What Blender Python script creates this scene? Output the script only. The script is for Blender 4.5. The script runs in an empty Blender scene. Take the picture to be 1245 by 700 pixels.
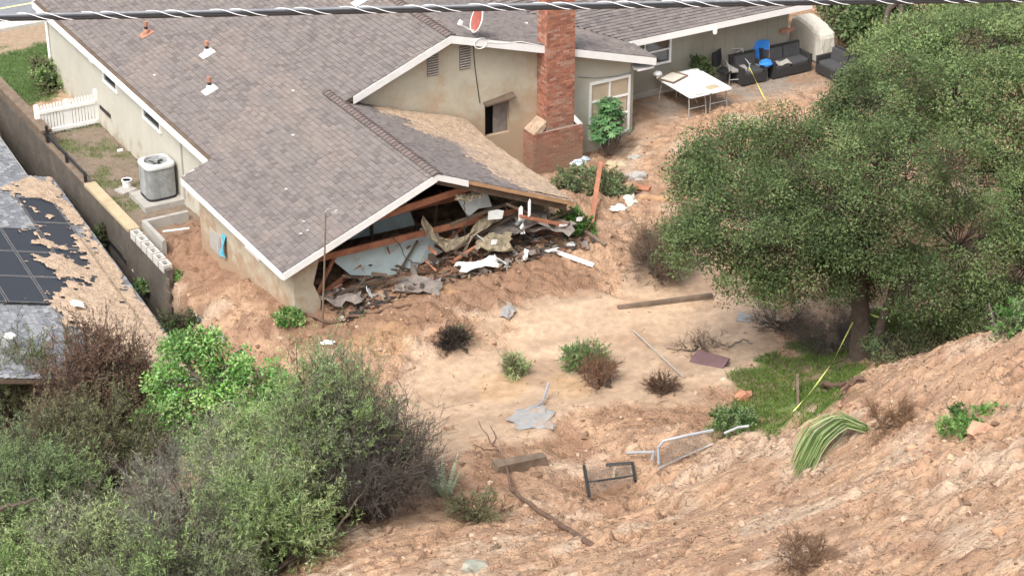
import bpy, math, random
import numpy as np
from mathutils import Vector, Matrix
R = math.radians
rng = np.random.default_rng(7)
random.seed(7)
sc = bpy.context.scene
col = sc.collection

# ---------------------------------------------------------------- camera
F_PX, PITCH, CAM_H = 2600.0, R(27.4), 26.0
cam_d = bpy.data.cameras.new('camera')
cam = bpy.data.objects.new('camera', cam_d)
col.objects.link(cam)
cam.location = (0, 0, CAM_H)
cam.rotation_euler = (R(90) - PITCH, 0, 0)
cam_d.sensor_width = 36
cam_d.lens = 36 * F_PX / 1245
cam_d.clip_end = 2000
sc.camera = cam

# ---------------------------------------------------------------- sky, sun, exposure
SUN_EL, SUN_AZ = R(54), R(-148)          # azimuth clockwise from +Y: light comes from the left, slightly from the front
w = bpy.data.worlds.new('World'); sc.world = w; w.use_nodes = True
nt = w.node_tree
sky = nt.nodes.new('ShaderNodeTexSky'); sky.sky_type = 'NISHITA'; sky.sun_disc = False
sky.sun_elevation = SUN_EL; sky.sun_rotation = SUN_AZ
sky.air_density = 1.0; sky.dust_density = 6.0; sky.ozone_density = 1.0
hs = nt.nodes.new('ShaderNodeHueSaturation'); hs.inputs['Saturation'].default_value = 0.35
bg = nt.nodes['Background']; bg.inputs['Strength'].default_value = 0.15
nt.links.new(sky.outputs[0], hs.inputs['Color']); nt.links.new(hs.outputs[0], bg.inputs['Color'])
sun_d = bpy.data.lights.new('sun', 'SUN'); sun_d.energy = 1.15; sun_d.angle = R(18); sun_d.color = (1, .97, .93)
sun = bpy.data.objects.new('sun', sun_d); col.objects.link(sun)
sdir = Vector((math.sin(SUN_AZ) * math.cos(SUN_EL), math.cos(SUN_AZ) * math.cos(SUN_EL), math.sin(SUN_EL)))
sun.rotation_euler = sdir.to_track_quat('Z', 'Y').to_euler()
sun.location = (-30, 20, 60)
sc.view_settings.view_transform = 'Standard'; sc.view_settings.look = 'None'
sc.view_settings.gamma = 1; sc.view_settings.exposure = 0.86

# ---------------------------------------------------------------- surveying helpers (image ray -> place in the world)
_fw = np.array([0, math.cos(PITCH), -math.sin(PITCH)]); _up = np.array([0, math.sin(PITCH), math.cos(PITCH)])
_C = np.array([0, 0, CAM_H])
def ray(x, y): return _fw + np.array([1., 0, 0]) * (x - 622.5) / F_PX + _up * (350 - y) / F_PX
def un(x, y, z):
    d = ray(x, y); return _C + d * ((z - CAM_H) / d[2])
def uy(x, y, Y):
    d = ray(x, y); return _C + d * (Y / d[1])
TH = R(30)
AX = np.array([-math.sin(TH), math.cos(TH), 0]); BX = np.array([math.cos(TH), math.sin(TH), 0])
HO = un(344, 331, 2.2); HO[2] = 0                     # the house's own origin: front left corner of the wing's eave
def HL(b, a, z): return HO + BX * b + AX * a + np.array([0, 0, z])
def toba(P): v = np.asarray(P) - HO; return v @ BX, v @ AX

# ---------------------------------------------------------------- value noise
_perm = np.random.default_rng(3).random((256, 256))
def vnoise(x, y):
    xi = np.floor(x).astype(int); yi = np.floor(y).astype(int); fx = x - xi; fy = y - yi
    fx = fx * fx * (3 - 2 * fx); fy = fy * fy * (3 - 2 * fy)
    g = lambda i, j: _perm[i % 256, j % 256]
    return (g(xi, yi) * (1 - fx) + g(xi + 1, yi) * fx) * (1 - fy) + (g(xi, yi + 1) * (1 - fx) + g(xi + 1, yi + 1) * fx) * fy
def fbm(x, y, o=4, s=0.):
    t = 0; a = 1; n = 0
    for k in range(o):
        t = t + a * vnoise(x * 2 ** k + 17.3 * k + s, y * 2 ** k + 9.1 * k - s); n += a; a *= .5
    return t / n
def sstep(e0, e1, x):
    t = np.clip((x - e0) / (e1 - e0), 0, 1); return t * t * (3 - 2 * t)

# ---------------------------------------------------------------- materials
def mat(name, base, rough=.8, var=.2, ns=6., bump=.15, bs=40., metal=0., attr=False, spec=.4, stain=None, trans=0., stretch=None, bdist=.02, splash=None):
    m = bpy.data.materials.new(name); m.use_nodes = True
    n = m.node_tree.nodes; l = m.node_tree.links
    bs_ = n['Principled BSDF']
    bs_.inputs['Roughness'].default_value = rough; bs_.inputs['Metallic'].default_value = metal
    bs_.inputs['Specular IOR Level'].default_value = spec
    tc = n.new('ShaderNodeTexCoord'); co = tc.outputs['Object']
    if stretch:
        mp = n.new('ShaderNodeMapping'); mp.inputs['Scale'].default_value = stretch
        l.new(co, mp.inputs['Vector']); co = mp.outputs[0]
    nz = n.new('ShaderNodeTexNoise'); nz.inputs['Scale'].default_value = ns; nz.inputs['Detail'].default_value = 6
    nz.inputs['Roughness'].default_value = .65
    l.new(co, nz.inputs['Vector'])
    mr = n.new('ShaderNodeMapRange'); mr.inputs[1].default_value = .3; mr.inputs[2].default_value = .7
    mr.inputs[3].default_value = 1 - var; mr.inputs[4].default_value = 1 + var
    l.new(nz.outputs[0], mr.inputs[0])
    mx = n.new('ShaderNodeMix'); mx.data_type = 'RGBA'; mx.blend_type = 'MULTIPLY'; mx.inputs[0].default_value = 1
    mx.inputs[6].default_value = (*base, 1)
    if attr:
        at = n.new('ShaderNodeAttribute'); at.attribute_name = 'col'
        m2 = n.new('ShaderNodeMix'); m2.data_type = 'RGBA'; m2.blend_type = 'MULTIPLY'; m2.inputs[0].default_value = 1
        m2.inputs[6].default_value = (*base, 1); l.new(at.outputs['Color'], m2.inputs[7]); l.new(m2.outputs[2], mx.inputs[6])
    l.new(mr.outputs[0], mx.inputs[7])
    out = mx.outputs[2]
    if stain:                                          # (colour, noise scale, threshold) dirt with a shape of its own
        for (sc_, ss, th) in ([stain] if not isinstance(stain, list) else stain):
            n2 = n.new('ShaderNodeTexNoise'); n2.inputs['Scale'].default_value = ss; n2.inputs['Detail'].default_value = 8
            n2.inputs['Roughness'].default_value = .7
            l.new(tc.outputs['Object'], n2.inputs['Vector'])
            r2 = n.new('ShaderNodeMapRange'); r2.inputs[1].default_value = th; r2.inputs[2].default_value = th + .12
            l.new(n2.outputs[0], r2.inputs[0])
            m3 = n.new('ShaderNodeMix'); m3.data_type = 'RGBA'; l.new(r2.outputs[0], m3.inputs[0]); l.new(out, m3.inputs[6])
            m3.inputs[7].default_value = (*sc_, 1); out = m3.outputs[2]
    if splash:                                         # mud thrown up from the ground: (colour, height it reaches, softness)
        sx = n.new('ShaderNodeSeparateXYZ'); l.new(tc.outputs['Object'], sx.inputs[0])
        n3 = n.new('ShaderNodeTexNoise'); n3.inputs['Scale'].default_value = 1.6; n3.inputs['Detail'].default_value = 9; n3.inputs['Roughness'].default_value = .7
        l.new(tc.outputs['Object'], n3.inputs['Vector'])
        ma = n.new('ShaderNodeMath'); ma.operation = 'MULTIPLY_ADD'; ma.inputs[1].default_value = -5.; l.new(n3.outputs[0], ma.inputs[0]); l.new(sx.outputs['Z'], ma.inputs[2])
        r3 = n.new('ShaderNodeMapRange'); r3.inputs[1].default_value = splash[1] - 2.5 + splash[2]; r3.inputs[2].default_value = splash[1] - 2.5 - splash[2]; r3.inputs[3].default_value = 0; r3.inputs[4].default_value = .85
        l.new(ma.outputs[0], r3.inputs[0])
        m5 = n.new('ShaderNodeMix'); m5.data_type = 'RGBA'; l.new(r3.outputs[0], m5.inputs[0]); l.new(out, m5.inputs[6]); m5.inputs[7].default_value = (*splash[0], 1); out = m5.outputs[2]
    l.new(out, bs_.inputs['Base Color'])
    if bump:
        nb = n.new('ShaderNodeTexNoise'); nb.inputs['Scale'].default_value = bs; nb.inputs['Detail'].default_value = 5
        l.new(co, nb.inputs['Vector'])
        b = n.new('ShaderNodeBump'); b.inputs['Strength'].default_value = bump; b.inputs['Distance'].default_value = bdist
        l.new(nb.outputs[0], b.inputs['Height']); l.new(b.outputs[0], bs_.inputs['Normal'])
    if trans:
        tr = n.new('ShaderNodeBsdfTranslucent'); l.new(out, tr.inputs['Color'])
        ms = n.new('ShaderNodeMixShader'); ms.inputs[0].default_value = trans
        l.new(bs_.outputs[0], ms.inputs[1]); l.new(tr.outputs[0], ms.inputs[2])
        l.new(ms.outputs[0], n['Material Output'].inputs['Surface'])
    return m
MUD = (.50, .325, .205)
M = {}
def setup_mats():
    M['ground'] = mat('ground_soil', (1, 1, 1), .85, .22, 5., .8, 22., attr=True, spec=.35, bdist=.05)
    M['mud'] = mat('mud', MUD, .8, .25, 6., .7, 25., bdist=.04)
    M['mudroof'] = mat('mud_on_roof', (.44, .325, .23), .8, .3, 5., .9, 14., bdist=.06, stain=((.30, .20, .135), 2.2, .60))
    M['clod'] = mat('clods', (1, 1, 1), .9, .2, 9., .6, 30., attr=True)
    M['shingle'] = mat('roof_shingles', (1, 1, 1), .9, .14, 25., .4, 160., attr=True, spec=.3)
    M['deck'] = mat('roof_deck_wood', (.12, .085, .06), .9, .3, 3.)
    M['stucco'] = mat('pale_stucco', (.47, .45, .38), .9, .08, 1.2, .25, 90., stain=((.47, .33, .21), 1.6, .68), splash=((.33, .27, .19), .0, .3))
    M['gable'] = mat('gable_stucco', (.47, .44, .35), .9, .10, 1.5, .25, 90., stain=[((.45, .355, .25), .9, .54), ((.36, .25, .16), 2.4, .66)], splash=((.40, .285, .185), 2.85, .8))
    M['wallmud'] = mat('muddy_stucco', (.45, .40, .31), .9, .12, 1.5, .25, 90., stain=[((.44, .31, .20), 1.3, .52), ((.30, .19, .11), 3., .64)], splash=((.33, .22, .14), .95, .4))
    M['siding'] = mat('grey_green_siding', (.30, .285, .235), .9, .07, 1.5, .2, 80.)
    M['white'] = mat('white_paint', (.80, .80, .78), .6, .05, 3., .05)
    M['whitedirty'] = mat('dirty_white_paint', (.74, .73, .70), .7, .08, 3., .08, stain=((.42, .28, .17), 3.2, .62))
    M['drywall'] = mat('broken_drywall', (.66, .69, .68), .85, .12, 4., .2, stain=((.40, .28, .18), 2.8, .58))
    M['bluewall'] = mat('pale_blue_wallboard', (.52, .62, .62), .85, .1, 4., .1, stain=((.32, .22, .14), 2.2, .58))
    M['redwood'] = mat('red_brown_lumber', (.36, .155, .09), .75, .35, 3., .3, 30.)
    M['rawwood'] = mat('raw_lumber', (.42, .25, .14), .8, .3, 3., .3, 30.)
    M['greywood'] = mat('weathered_wood', (.17, .125, .09), .9, .35, 4., .5, 30.)
    M['tanboard'] = mat('tan_board', (.42, .335, .215), .8, .15, 3., .1)
    M['bark'] = mat('bark', (.085, .065, .05), .95, .35, 5., .9, 14., bdist=.05)
    M['root'] = mat('root_bark', (.14, .085, .06), .95, .35, 5., .6, 20.)
    M['twig'] = mat('grey_twigs', (.17, .15, .13), .95, .3, 5., .2)
    M['brick'] = mat('red_brick', (1, 1, 1), .85, .18, 8., .3, 60., attr=True, splash=((.27, .175, .12), 1.45, .6))
    M['mortar'] = mat('mortar', (.40, .30, .24), .95, .15, 8., .3)
    M['leaf'] = mat('leaves', (1, 1, 1), .6, .15, 3., 0, attr=True, spec=.15, trans=.36)
    M['glossleaf'] = mat('glossy_leaves', (1, 1, 1), .35, .12, 3., 0, attr=True, spec=.45, trans=.3)
    M['glass'] = mat('dark_window_glass', (.03, .035, .04), .08, .2, 1., 0, spec=.8)
    M['curtain'] = mat('beige_blind', (.50, .40, .29), .8, .1, 3., .05)
    M['black'] = mat('black_plastic', (.025, .025, .027), .5, .2, 5., .05)
    M['wicker'] = mat('dark_wicker', (.035, .033, .032), .8, .3, 30., .4, 90.)
    M['darkfab'] = mat('charcoal_cushion', (.06, .06, .062), .9, .15, 6., .1)
    M['greyfab'] = mat('grey_cushion', (.34, .32, .29), .9, .12, 6., .1)
    M['greymetal'] = mat('grey_painted_metal', (.42, .40, .38), .5, .1, 6., .05, metal=.2)
    M['galv'] = mat('galvanised_steel', (.62, .64, .67), .35, .12, 8., .05, metal=.75)
    M['acbody'] = mat('pale_grey_metal', (.36, .37, .365), .5, .2, 5., .08, metal=.15, stain=((.10, .10, .10), 7., .70))
    M['actop'] = mat('light_grey_plastic', (.52, .53, .525), .5, .06, 5., .05)
    M['dark'] = mat('recess_shade', (.03, .028, .026), .9, .2, 4., .1)  # near-black colour standing in for the shade inside openings
    M['blue'] = mat('bright_blue_fabric', (.03, .20, .62), .75, .25, 5., .2)
    M['bluesheet'] = mat('pale_blue_sheet', (.52, .59, .68), .5, .08, 3., .2)
    M['turq'] = mat('turquoise_plastic', (.10, .42, .58), .5, .1, 3., .1)
    M['cover'] = mat('beige_canvas', (.58, .54, .46), .9, .08, 5., .2, 20.)
    M['table'] = mat('white_plastic_tabletop', (.82, .82, .81), .4, .04, 2., .02, stain=((.50, .38, .27), 1.7, .66))
    M['concrete'] = mat('concrete', (.36, .34, .31), .9, .15, 2., .3, 30., stain=((.24, .18, .13), 1.5, .58))
    M['block'] = mat('pale_block', (.50, .48, .44), .9, .12, 5., .3, 40.)
    M['wallblock'] = mat('damp_block_wall', (.10, .085, .07), .9, .25, 1.2, .4, 25., stain=((.17, .13, .095), 1.0, .56))
    M['asphalt'] = mat('asphalt', (.20, .21, .225), .9, .12, 3., .2, 80.)
    M['yellow'] = mat('yellow_tape', (.72, .64, .12), .5, .1, 6., .05)
    M['lime'] = mat('lime_tape', (.62, .68, .20), .5, .1, 6., .05)
    M['yellowline'] = mat('yellow_road_paint', (.72, .66, .30), .8, .15, 4., .05)
    M['rock'] = mat('rock', (1, 1, 1), .9, .25, 5., .5, 25., attr=True)
    M['dish'] = mat('rust_red_paint', (.34, .10, .075), .6, .2, 4., .05)
    M['rustpipe'] = mat('rusty_flashing', (.38, .19, .13), .8, .25, 6., .1)
    M['panel'] = mat('solar_cells', (.022, .027, .038), .45, .15, 8., .02, spec=.45, stain=((.12, .10, .085), 5., .64))
    M['panelframe'] = mat('panel_frame', (.16, .16, .165), .5, .2, 5., 0, metal=.3, stain=((.45, .32, .22), 6., .58))
    M['maroon'] = mat('maroon_board', (.13, .075, .078), .8, .2, 4., .1)
    M['cable'] = mat('black_cable', (.03, .03, .033), .55, .15, 10., .05)
    M['cablegrey'] = mat('grey_strand', (.24, .25, .27), .5, .15, 10., .05, metal=.3)
    M['lash'] = mat('lashing_wire', (.78, .78, .80), .45, .1, 10., 0)
    M['insul'] = mat('insulation_batting', (.27, .225, .155), .95, .35, 6., .8, 18., bdist=.06)
    M['plastic'] = mat('grey_plastic_sheet', (.30, .295, .29), .45, .2, 3., .4, 12., stain=((.36, .25, .17), 3.5, .52))
    M['purplejunk'] = mat('muddy_grey', (.20, .17, .15), .8, .25, 5., .3)
setup_mats()
def ground_extra(m):                                  # wet mud is glossier; grit and small clods in the relief
    n = m.node_tree.nodes; l = m.node_tree.links; b = n['Principled BSDF']
    at = [x for x in n if x.type == 'ATTRIBUTE'][0]
    mr = n.new('ShaderNodeMapRange'); mr.inputs[1].default_value = 0; mr.inputs[2].default_value = 1; mr.inputs[3].default_value = .38; mr.inputs[4].default_value = .88
    l.new(at.outputs['Alpha'], mr.inputs[0]); l.new(mr.outputs[0], b.inputs['Roughness'])
    old = [x for x in n if x.type == 'BUMP'][0]; tc = [x for x in n if x.type == 'TEX_COORD'][0]
    v = n.new('ShaderNodeTexVoronoi'); v.inputs['Scale'].default_value = 13.; v.feature = 'F1'; l.new(tc.outputs['Object'], v.inputs['Vector'])
    b2 = n.new('ShaderNodeBump'); b2.invert = True; b2.inputs['Distance'].default_value = .05
    mu = n.new('ShaderNodeMath'); mu.operation = 'MULTIPLY'; mu.inputs[1].default_value = .45; l.new(at.outputs['Alpha'], mu.inputs[0]); l.new(mu.outputs[0], b2.inputs['Strength'])
    mu2 = n.new('ShaderNodeMath'); mu2.operation = 'MULTIPLY'; mu2.inputs[1].default_value = .9; l.new(at.outputs['Alpha'], mu2.inputs[0]); l.new(mu2.outputs[0], old.inputs['Strength'])
    l.new(v.outputs['Distance'], b2.inputs['Height']); l.new(old.outputs[0], b2.inputs['Normal']); l.new(b2.outputs[0], b.inputs['Normal'])
ground_extra(M['ground'])

# ---------------------------------------------------------------- mesh helpers
class MB:
    def __init__(s): s.V = []; s.F = []; s.C = []; s.n = 0
    def add(s, V, Fs, c=(1, 1, 1)):
        V = np.asarray(V, float); s.V.append(V); s.F += [tuple(i + s.n for i in f) for f in Fs]
        s.C.append(np.tile(np.array([*c, 1.]), (len(V), 1))); s.n += len(V); return s
    def box(s, c, d, rot=None, col=(1, 1, 1), taper=1.):
        x, y, z = np.array(d) / 2
        V = np.array([[-x, -y, -z], [x, -y, -z], [x, y, -z], [-x, y, -z], [-x * taper, -y * taper, z], [x * taper, -y * taper, z], [x * taper, y * taper, z], [-x * taper, y * taper, z]])
        if rot is not None: V = V @ np.array(rot).T
        return s.add(V + np.array(c), [(0, 3, 2, 1), (4, 5, 6, 7), (0, 1, 5, 4), (1, 2, 6, 5), (2, 3, 7, 6), (3, 0, 4, 7)], col)
    def span(s, x0, x1, y0, y1, z0, z1, col=(1, 1, 1)):
        return s.box(((x0 + x1) / 2, (y0 + y1) / 2, (z0 + z1) / 2), (x1 - x0, y1 - y0, z1 - z0), None, col)
    def bar(s, p, q, wd, ht, up=(0, 0, 1), col=(1, 1, 1), taper=1.):
        p = np.array(p, float); q = np.array(q, float); d = q - p; L = np.linalg.norm(d); d /= L
        sd = np.cross(d, up); 
        if np.linalg.norm(sd) < 1e-4: sd = np.cross(d, (1, 0, 0))
        sd /= np.linalg.norm(sd); u = np.cross(sd, d)
        return s.box((p + q) / 2, (wd, ht, L), np.stack([sd, u, d], 1), col, taper)
    def tube(s, pts, r, n=6, col=(1, 1, 1), cap=True):
        P = np.array(pts, float); m = len(P); r = np.full(m, r) if np.isscalar(r) else np.array(r)
        T = np.gradient(P, axis=0); T /= np.linalg.norm(T, axis=1)[:, None] + 1e-9
        ref = np.array([0, 0, 1.]) if abs(T[:, 2]).mean() < .8 else np.array([1., 0, 0])
        U = np.cross(T, ref); U /= np.linalg.norm(U, axis=1)[:, None] + 1e-9; W = np.cross(T, U)
        a = np.arange(n) * 2 * math.pi / n
        V = (P[:, None] + r[:, None, None] * (np.cos(a)[None, :, None] * U[:, None] + np.sin(a)[None, :, None] * W[:, None])).reshape(-1, 3)
        Fs = [(i * n + j, i * n + (j + 1) % n, (i + 1) * n + (j + 1) % n, (i + 1) * n + j) for i in range(m - 1) for j in range(n)]
        if cap: Fs += [tuple(range(n - 1, -1, -1)), tuple((m - 1) * n + j for j in range(n))]
        return s.add(V, Fs, col)
    def prism(s, poly, vec, col=(1, 1, 1)):
        P = np.array(poly, float); m = len(P); V = np.vstack([P, P + np.array(vec)])
        return s.add(V, [tuple(range(m)), tuple(range(2 * m - 1, m - 1, -1))] + [((i + 1) % m, i, m + i, m + (i + 1) % m) for i in range(m)], col)
    def lathe(s, prof, n=16, c=(0, 0, 0), col=(1, 1, 1), rot=None):
        V = []; m = len(prof)
        for r, z in prof:
            for j in range(n): V.append((r * math.cos(2 * math.pi * j / n), r * math.sin(2 * math.pi * j / n), z))
        V = np.array(V)
        if rot is not None: V = V @ np.array(rot).T
        Fs = [(i * n + j, i * n + (j + 1) % n, (i + 1) * n + (j + 1) % n, (i + 1) * n + j) for i in range(m - 1) for j in range(n)]
        Fs += [tuple(range(n - 1, -1, -1)), tuple((m - 1) * n + j for j in range(n))]
        return s.add(V + np.array(c), Fs, col)
    def lump(s, c, r, seed=0, col=(1, 1, 1), k=.35, sub=1):
        V, Fs = ICO[sub]; g = np.random.default_rng(seed)
        d = 1 + k * (g.random(len(V)) - .5) * 1.4
        return s.add(V * d[:, None] * np.array(r) + np.array(c), Fs, col)
    def sheet(s, grid, th=0., col=(1, 1, 1)):           # grid: (n,m,3) bent sheet with a thickness along -normal
        G = np.array(grid, float); n, m = G.shape[:2]; V = G.reshape(-1, 3); N = n * m
        Fs = [(i * m + j, i * m + j + 1, (i + 1) * m + j + 1, (i + 1) * m + j) for i in range(n - 1) for j in range(m - 1)]
        if th:
            nr = np.cross(G[-1, 0] - G[0, 0], G[0, -1] - G[0, 0]); nr /= np.linalg.norm(nr)
            V = np.vstack([V, V + nr * th]); Fs += [tuple(N + i for i in f[::-1]) for f in Fs[:(n - 1) * (m - 1)]]
            e = [j for j in range(m)] + [i * m + m - 1 for i in range(1, n)] + [(n - 1) * m + j for j in range(m - 2, -1, -1)] + [i * m for i in range(n - 2, 0, -1)]
            Fs += [(e[k], e[(k + 1) % len(e)], N + e[(k + 1) % len(e)], N + e[k]) for k in range(len(e))]
        return s.add(V, Fs, col)
    def build(s, name, m, parent=None, smooth=False, world=False, recalc=True):
        V = np.vstack(s.V); C = np.vstack(s.C); loc = None
        if parent is None:
            loc = V.mean(0); loc[2] = V[:, 2].min(); V = V - loc
        elif world:
            l, rz = FR.get(root(parent).name, (np.zeros(3), 0)); V = V - l
            if rz: c, n_ = math.cos(-rz), math.sin(-rz); V = np.stack([V[:, 0] * c - V[:, 1] * n_, V[:, 0] * n_ + V[:, 1] * c, V[:, 2]], 1)
        me = bpy.data.meshes.new(name); me.from_pydata(V.tolist(), [], s.F); 
        a = me.color_attributes.new('col', 'FLOAT_COLOR', 'POINT'); a.data.foreach_set('color', C.ravel())
        if smooth: me.polygons.foreach_set('use_smooth', [True] * len(me.polygons))
        me.materials.append(M[m] if isinstance(m, str) else m)
        if recalc:
            import bmesh
            bm = bmesh.new(); bm.from_mesh(me); bmesh.ops.recalc_face_normals(bm, faces=bm.faces); bm.to_mesh(me); bm.free()
        o = bpy.data.objects.new(name, me); col.objects.link(o)
        if parent is None: o.location = loc
        else: o.parent = parent
        return o
FR = {}
def root(o):
    while o.parent: o = o.parent
    return o
def _ico():
    import bmesh; out = {}
    for k in (1, 2, 3):
        bm = bmesh.new(); bmesh.ops.create_icosphere(bm, subdivisions=k, radius=1)
        bm.verts.ensure_lookup_table(); out[k] = (np.array([v.co[:] for v in bm.verts]), [tuple(v.index for v in f.verts) for f in bm.faces]); bm.free()
    return out
ICO = _ico()
def tag(o, label, cat, group=None, kind=None):
    if label: o['label'] = label
    if cat: o['category'] = cat
    if group: o['group'] = group
    if kind: o['kind'] = kind
    return o
def thing(name, label, cat, loc=(0, 0, 0), rotz=0., group=None):
    o = bpy.data.objects.new(name, None); col.objects.link(o); o.location = tuple(loc); o.rotation_euler = (0, 0, rotz)
    o.empty_display_size = .2
    tag(o, label, cat, group); FR[o.name] = (np.array(loc, float), rotz); return o
def quads(name, V, C, m, parent=None, kind=None, tri=False, world=True):
    """V (n,4,3) loose quads, C (n,3) colours -> one mesh"""
    n = len(V); k = 3 if tri else 4
    V = V.reshape(-1, 3)
    if parent is None: loc = V.mean(0); loc[2] = V[:, 2].min(); V = V - loc
    elif world:
        l, rz = FR.get(root(parent).name, (np.zeros(3), 0)); V = V - l
        if rz: c, s = math.cos(-rz), math.sin(-rz); V = np.stack([V[:, 0] * c - V[:, 1] * s, V[:, 0] * s + V[:, 1] * c, V[:, 2]], 1)
    me = bpy.data.meshes.new(name)
    me.vertices.add(n * k); me.vertices.foreach_set('co', V.ravel().astype(np.float32))
    me.loops.add(n * k); me.loops.foreach_set('vertex_index', np.arange(n * k, dtype=np.int32))
    me.polygons.add(n); me.polygons.foreach_set('loop_start', np.arange(0, n * k, k, dtype=np.int32))
    me.polygons.foreach_set('loop_total', np.full(n, k, dtype=np.int32))
    a = me.color_attributes.new('col', 'FLOAT_COLOR', 'POINT')
    CC = np.ones((n, k, 4), np.float32); CC[:, :, :3] = C[:, None]; a.data.foreach_set('color', CC.ravel())
    me.update(calc_edges=True); me.validate()
    me.materials.append(M[m])
    o = bpy.data.objects.new(name, me); col.objects.link(o)
    if parent is None: o.location = loc
    else: o.parent = parent
    if kind: o['kind'] = kind
    return o
def unit(v): return v / (np.linalg.norm(v, axis=-1, keepdims=True) + 1e-9)
def leafquads(P, D, N, ln, wd):
    """diamond leaves at P along D, lying across N"""
    D = unit(D); S = unit(np.cross(D, N)); ln = np.asarray(ln)[:, None]; wd = np.asarray(wd)[:, None]
    return np.stack([P, P + D * ln * .45 + S * wd * .5, P + D * ln, P + D * ln * .45 - S * wd * .5], 1)

# ---------------------------------------------------------------- terrain
PX = [(300, 370, .5), (350, 395, .6), (420, 400, .7), (450, 420, .62), (550, 350, .9), (600, 330, 1.0), (540, 420, .6), (620, 400, .6), (720, 330, .9), (750, 260, .82),
      (770, 205, .8), (800, 330, .8), (600, 480, .42), (500, 480, .42), (750, 430, .5), (850, 400, .5), (940, 400, .6), (870, 455, .75), (560, 530, .5), (650, 500, .65),
      (700, 485, .6), (800, 480, .75), (950, 470, .9), (1000, 440, .95), (1045, 432, 1.0), (930, 500, 1.1),
      (880, 545, 1.6), (800, 575, 1.4), (740, 600, 1.05), (640, 575, 1.0), (560, 585, 1.0), (600, 640, 1.9), (500, 640, 1.6), (450, 690, 2.2), (560, 690, 2.9), (700, 690, 4.1),
      (720, 640, 2.5), (850, 690, 5.5), (850, 620, 3.2), (960, 515, 2.25), (1050, 466, 3.5), (1150, 428, 5.), (1245, 408, 6.3), (1245, 500, 7.4), (1245, 600, 8.8), (1245, 700, 10.2),
      (1100, 700, 8), (1100, 550, 5.7), (1000, 600, 5.1), (1400, 400, 8), (1400, 700, 12), (1150, 385, .9), (1245, 365, .9), (1100, 402, .95), (1300, 300, .9), (1000, 300, .8), (1200, 200, .8),
      (300, 420, .35), (215, 390, -.5), (100, 450, -2), (0, 450, -2.3), (200, 520, -1.0), (300, 500, .1), (350, 600, .7), (200, 650, -.3), (50, 650, -1.0), (0, 760, -.6), (300, 720, 1.),
      (450, 800, 3.2), (700, 800, 6.), (1000, 800, 10), (-200, 600, -1.5)]
BA = [(.6, 9.5, 0), (.3, 12.5, 0), (0, 16.5, -.12), (-1, 22, -.35), (8, 22, -.3), (0, 30, -.4), (20, 30, -.2), (.2, 7, .08), (.4, 5, .05), (0, 2.5, .45), (.4, .4, .75), (1, -.5, .8), (3.5, -1, .85),
      (6, -.5, 1.0), (8.2, -.5, 1.1), (6, 2, .75), (9, 3, .9), (11, 4.8, .45), (13, 5, .6), (15, 6, .93), (18, 7, .95), (22, 7, .95), (24, 9, .95), (24, 12, .95), (30, 10, .95), (8, 6.5, .5), (8, 12, .2), (12, 16, .2),
      (-10, 25, -.6), (-8, 12, -2.3), (-8, 5, -2.3), (-14, 5, -2.4), (-14, 15, -2.4)]
CP = np.array([un(*p) for p in PX] + [HL(*p) for p in BA])
def _tps(r): return np.where(r > 1e-6, r * r * np.log(r + 1e-9), 0)
_n = len(CP)
_K = _tps(np.linalg.norm(CP[:, None, :2] - CP[None, :, :2], axis=2)) + np.eye(_n) * .6
_Pm = np.c_[np.ones(_n), CP[:, :2]]
_A = np.block([[_K, _Pm], [_Pm.T, np.zeros((3, 3))]])
_wt = np.linalg.solve(_A, np.r_[CP[:, 2], 0, 0, 0])
def tps(x, y):
    sh = x.shape; q = np.c_[x.ravel(), y.ravel()]; out = np.zeros(len(q))
    for i in range(0, len(q), 20000):
        s = q[i:i + 20000]; out[i:i + 20000] = _tps(np.linalg.norm(s[:, None] - CP[None, :, :2], axis=2)) @ _wt[:_n] + _wt[_n] + s @ _wt[_n + 1:]
    return out.reshape(sh)
def proj(x, y, z):
    dx, dy, dz = x, y, z - CAM_H
    zc = dy * math.cos(PITCH) - dz * math.sin(PITCH); u = dy * math.sin(PITCH) + dz * math.cos(PITCH)
    return 622.5 + F_PX * dx / zc, 350 - F_PX * u / zc
def blob(px, py, pts):                              # soft membership of ground patches surveyed from the photograph: (x, y, rx, ry)
    m = np.zeros_like(px) - 1
    for (x, y, rx, ry) in pts: m = np.maximum(m, 1 - np.sqrt(((px - x) / rx) ** 2 + ((py - y) / ry) ** 2))
    return m
X0, X1, Y0, Y1, ST = -19., 19., 21., 76., .075
gx = np.arange(X0, X1, ST); gy = np.arange(Y0, Y1, ST)
GX, GY = np.meshgrid(gx, gy)
cx_ = np.arange(X0, X1 + .4, .4); cy_ = np.arange(Y0, Y1 + .4, .4)
CZ = tps(*np.meshgrid(cx_, cy_))
def bil(x, y, Z, ax, ay, s):
    fx = np.clip((x - ax[0]) / s, 0, len(ax) - 1.001); fy = np.clip((y - ay[0]) / s, 0, len(ay) - 1.001)
    i = fx.astype(int); j = fy.astype(int); fx = fx - i; fy = fy - j
    return (Z[j, i] * (1 - fx) + Z[j, i + 1] * fx) * (1 - fy) + (Z[j + 1, i] * (1 - fx) + Z[j + 1, i + 1] * fx) * fy
Z = bil(GX, GY, CZ, cx_, cy_, .4)
_v = np.stack([GX - HO[0], GY - HO[1]], -1); GB = _v @ BX[:2]; GA = _v @ AX[:2]
far = sstep(19.5, 21.5, GA); Z = Z * (1 - far) + (-.4) * far
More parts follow.
